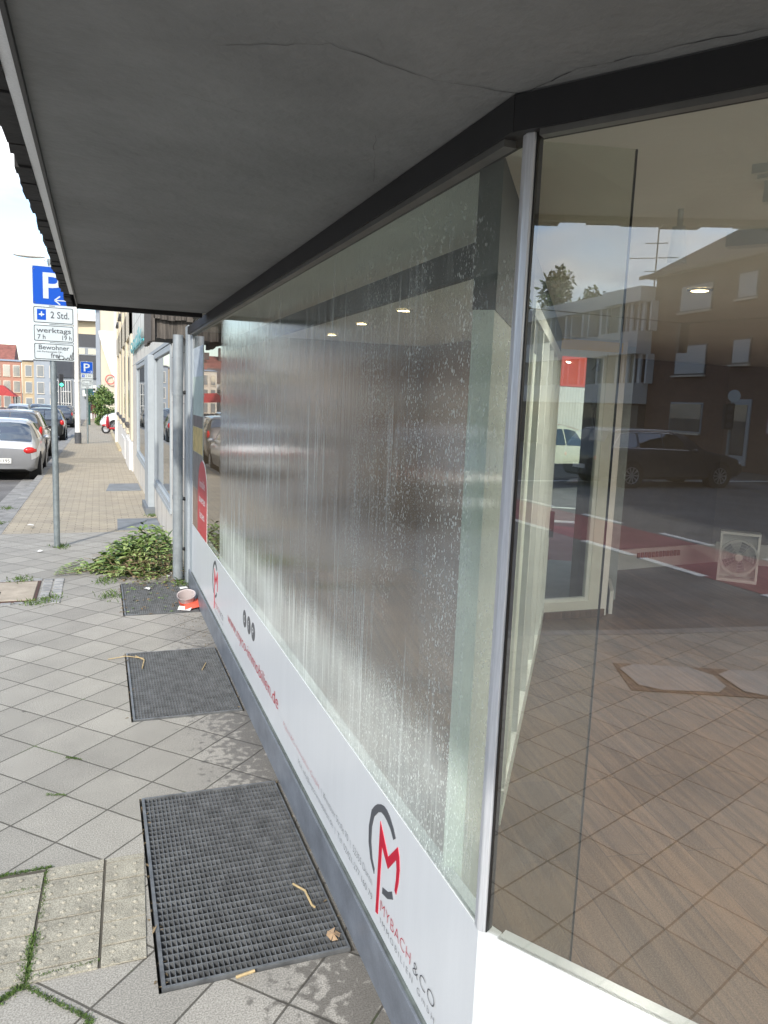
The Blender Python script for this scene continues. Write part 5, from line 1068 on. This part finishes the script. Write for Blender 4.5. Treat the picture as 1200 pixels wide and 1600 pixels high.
def scrap(x, y, s, lab, mm=mPaper):
    o = MB(); a = random.uniform(0, 6.28); n = 6; P_ = [Vector((x + s * math.cos(a + i) * random.uniform(.5, 1), y + s * math.sin(a + i) * random.uniform(.5, 1), .012 + random.uniform(0, .015))) for i in range(n)]; c = Vector((x, y, .03))
    o.add(P_ + [c], [(i, (i + 1) % n, n) for i in range(n)]); b = o.build('paper_scrap', mm); b.modifiers.new('s', 'SOLIDIFY').thickness = .0012; tag(b, lab, 'paper scrap', 'paper scraps by the far grating')
scrap(.40, 7.16, .035, 'white square paper scrap lying on the far grating'); scrap(.72, 7.12, .05, 'pale crumpled wrapper on the grating near the wall'); scrap(.62, 7.62, .045, 'white crumpled tissue between grating and downpipe'); scrap(.70, 7.75, .05, 'cream crumpled tissue at the foot of the downpipe'); scrap(-.62, 9.1, .04, 'tiny white scrap on the pavement near the sign post'); scrap(-1.75, 11.9, .10, 'white paper scrap in the road at the left edge'); scrap(-.86, 10.9, .06, 'flat white scrap on the beige paving by the kerb')
t = thing('plastic_tub', 'crushed clear plastic tub with an orange red label on the far grating', 'tub', (.70, 6.52, 0))
mTub = glass('clear_plastic', .12, (.80, .84, .86), .08)
o = MB(); c = (.69, 6.53, .052); ax = Vector((-.12, -.32, .9)).normalized(); o.lathe(c, ax, [(.050, -.075), (.062, 0), (.074, .055), (.079, .06), (.079, .066), (.072, .062), (.060, 0), (.048, -.072)], 24); o.build('tub', mat('milky_plastic', (.50, .44, .43), .25, var=.03), t, smooth=True)
o = MB(); o.lathe(c, ax, [(.0535, -.06), (.0655, -.002), (.0675, .012), (.064, .01), (.052, -.058)], 24); o.build('label_band', mat('orange_red', (.75, .10, .05), .4, var=.05), t, smooth=True)
o = MB(); o.add([(.66, 6.38, .012), (.80, 6.44, .02), (.79, 6.56, .07), (.66, 6.47, .03), (.71, 6.46, .05)], [(0, 1, 4), (1, 2, 4), (2, 3, 4), (3, 0, 4)]); b = o.build('torn_lid', mat('lid_red', (.72, .13, .08), .4, var=.1), t); b.modifiers.new('s', 'SOLIDIFY').thickness = .001
o = MB(); o.add([(.60, 6.40, .012), (.70, 6.36, .01), (.72, 6.42, .022), (.62, 6.46, .03)], [(0, 1, 2, 3)]); b = o.build('white_foil', mPaper, t); b.modifiers.new('s', 'SOLIDIFY').thickness = .001
def twig(pts, r, lab):
    o = MB(); o.path(pts, r, 6); tag(o.build('twig', mStraw), lab, 'twig', 'straw-coloured twigs on the gratings')
twig([(.04, 5.28, .008), (.16, 5.30, .014), (.27, 5.24, .01)], .003, 'straw stalk across the left corner of the middle grating'); twig([(.22, 5.30, .01), (.27, 5.20, .012), (.25, 5.05, .008)], .004, 'bent pale twig on the middle grating'); twig([(.62, 4.93, .006), (.66, 5.05, .01)], .0035, 'short pale stick on the middle grating near the wall')
twig([(.660, 2.56, .006), (.690, 2.50, .012), (.695, 2.42, .008), (.70, 2.40, .012)], .0042, 'bent brown stalk on the foreground grating'); twig([(.38, 2.152, .010), (.44, 2.16, .012)], .005, 'cigarette-sized twig at the near rim of the foreground grating')
o = MB()
for k in range(6): a = k * 1.05; o.add([(.725, 2.25, .012), (.725 + .026 * math.cos(a), 2.25 + .03 * math.sin(a), .006 + .008 * (k % 2)), (.725 + .024 * math.cos(a + .9), 2.25 + .028 * math.sin(a + .9), .005)], [(0, 1, 2)])
b = o.build('dry_leaf', mat('pale_leaf', (.48, .33, .20), .7, var=.2, vs=30)); b.modifiers.new('s', 'SOLIDIFY').thickness = .0008; tag(b, 'curled pale brown leaf at the wall side of the foreground grating', 'leaf')
# moss in the joints
random.seed(31); o = MB()
def mossline(p, q, n, w, hgt=.012):
    for i in range(n):
        f = random.random(); x = p[0] + (q[0] - p[0]) * f + random.gauss(0, w); y = p[1] + (q[1] - p[1]) * f + random.gauss(0, w); c = Vector((x, y, .002)); leaf(o, c, random.uniform(.4, 1.1) * hgt, .0035, Vector((random.gauss(0, .6), random.gauss(0, .6), .7)), rv(), random.choice((0, 0, 1)))
mossline((-.50, 2.915), (-.185, 2.93), 650, .004); mossline((-.20, 2.93), (-.205, 2.62), 300, .004); mossline((-.45, 2.80), (-.22, 2.81), 200, .003); mossline((-.22, 2.55), (-.235, 2.33), 600, .010, .018); mossline((-.235, 2.32), (-.30, 2.27), 300, .008); mossline((-.235, 2.32), (-.04, 2.12), 600, .005, .010); mossline((-.04, 2.12), (-.12, 2.04), 300, .006); mossline((-.235, 2.34), (-.02, 2.36), 260, .003); mossline((-.235, 2.33), (-.42, 2.16), 300, .006)
mossline((-.17, 3.86), (-.10, 3.82), 120, .004); mossline((-.24, 3.50), (-.16, 3.48), 90, .004)
for (x, y) in ((-.42, 9.38), (-.70, 7.75), (-.40, 7.0), (-.52, 6.9), (-.9, 6.86), (-1.28, 11.3), (-1.32, 12.9), (.05, 7.55), (.08, 7.0), (.74, 11.9), (.74, 9.9), (.72, 10.4), (.76, 13.2), (.74, 7.35)):
    for i in range(90): leaf(o, Vector((x + random.gauss(0, .05), y + random.gauss(0, .07), gz(y))), random.uniform(.02, .06), .009, Vector((random.gauss(0, .6), random.gauss(0, .6), .6)), rv(), random.choice((0, 1)))
tag(o.build('moss', mMoss), kind='stuff')
def tree(label, loc, h, r, n, name='tree', pal=(0, 1, 2, 2), cone=False, ls=.28, crown0=.25):
    t = thing(name, label, 'tree' if name != 'bush' else 'bush', loc); x, y, z = loc
    if name != 'bush':
        o = MB(); o.tube((x, y, z - .2), (x, y, z + h * .8), .05 * h * .5, .01 * h, n=10)
        for k in range(9): a = k * 2.4; zz = z + h * (.25 + .06 * k); o.tube((x, y, zz), (x + math.cos(a) * r * .7, y + math.sin(a) * r * .7, zz + h * .08), .012 * h * .4, .01, 6)
        o.build('trunk', mTrunk, t)
    o = MB(); cl = []
    for k in range(60 if cone else 26):
        f = random.random(); rr = r * (1 - f * .85) if cone else r * math.sqrt(max(.05, 1 - (2 * f - 1) ** 2)); a = random.uniform(0, 6.28); q = rr * random.uniform(.35, .95); cl.append((Vector((x + q * math.cos(a), y + q * math.sin(a), z + h * (crown0 + (1 - crown0) * f))), random.uniform(.18, .34) * r))
    for i in range(n):
        c, cr_ = random.choice(cl); p = c + rv(.8) * cr_ * random.random() ** .4; leaf(o, p, ls * random.uniform(.6, 1.4), ls * .5, rv(), rv(), random.choice(pal))
    o.build('crown', mLeafs, t); return t
random.seed(41)
tree('green bush spilling over beside the parked white cars', (.35, 61.5, gz(61)), 2.7, 1.25, 7000, 'bush', (0, 0, 1, 2), ls=.17, crown0=.0)
tree('dark little tree in front of the white house', (-20.5, 140, gz(140)), 5.2, 1.7, 900, 'small_tree', (0, 2, 2), ls=.4)
tree('tallest feathery conifer mirrored above the roofs', (-45, -5.5, 0), 9.6, 2.4, 3000, 'conifer', (2, 2, 0), True, .4); tree('left conifer of the mirrored pair', (-46, -3.0, 0), 9.0, 2.2, 2600, 'conifer', (2, 2, 0), True, .4); tree('lower spreading tree mirrored at the end of the row', (-47, -8.2, 0), 8.8, 2.3, 2600, 'tree', (0, 2, 2), False, .4)
# pale terrace behind the trees, mirrored low behind the glass
house('distant_terrace', 'pale flat-roofed terrace mirrored beyond the trees', (-62, 6, 0), 22, 10, 6.5, mRender, rows(0, 22, 8, (.8, 3.8), 1.4, 1.4), None, rz=R_(-66))
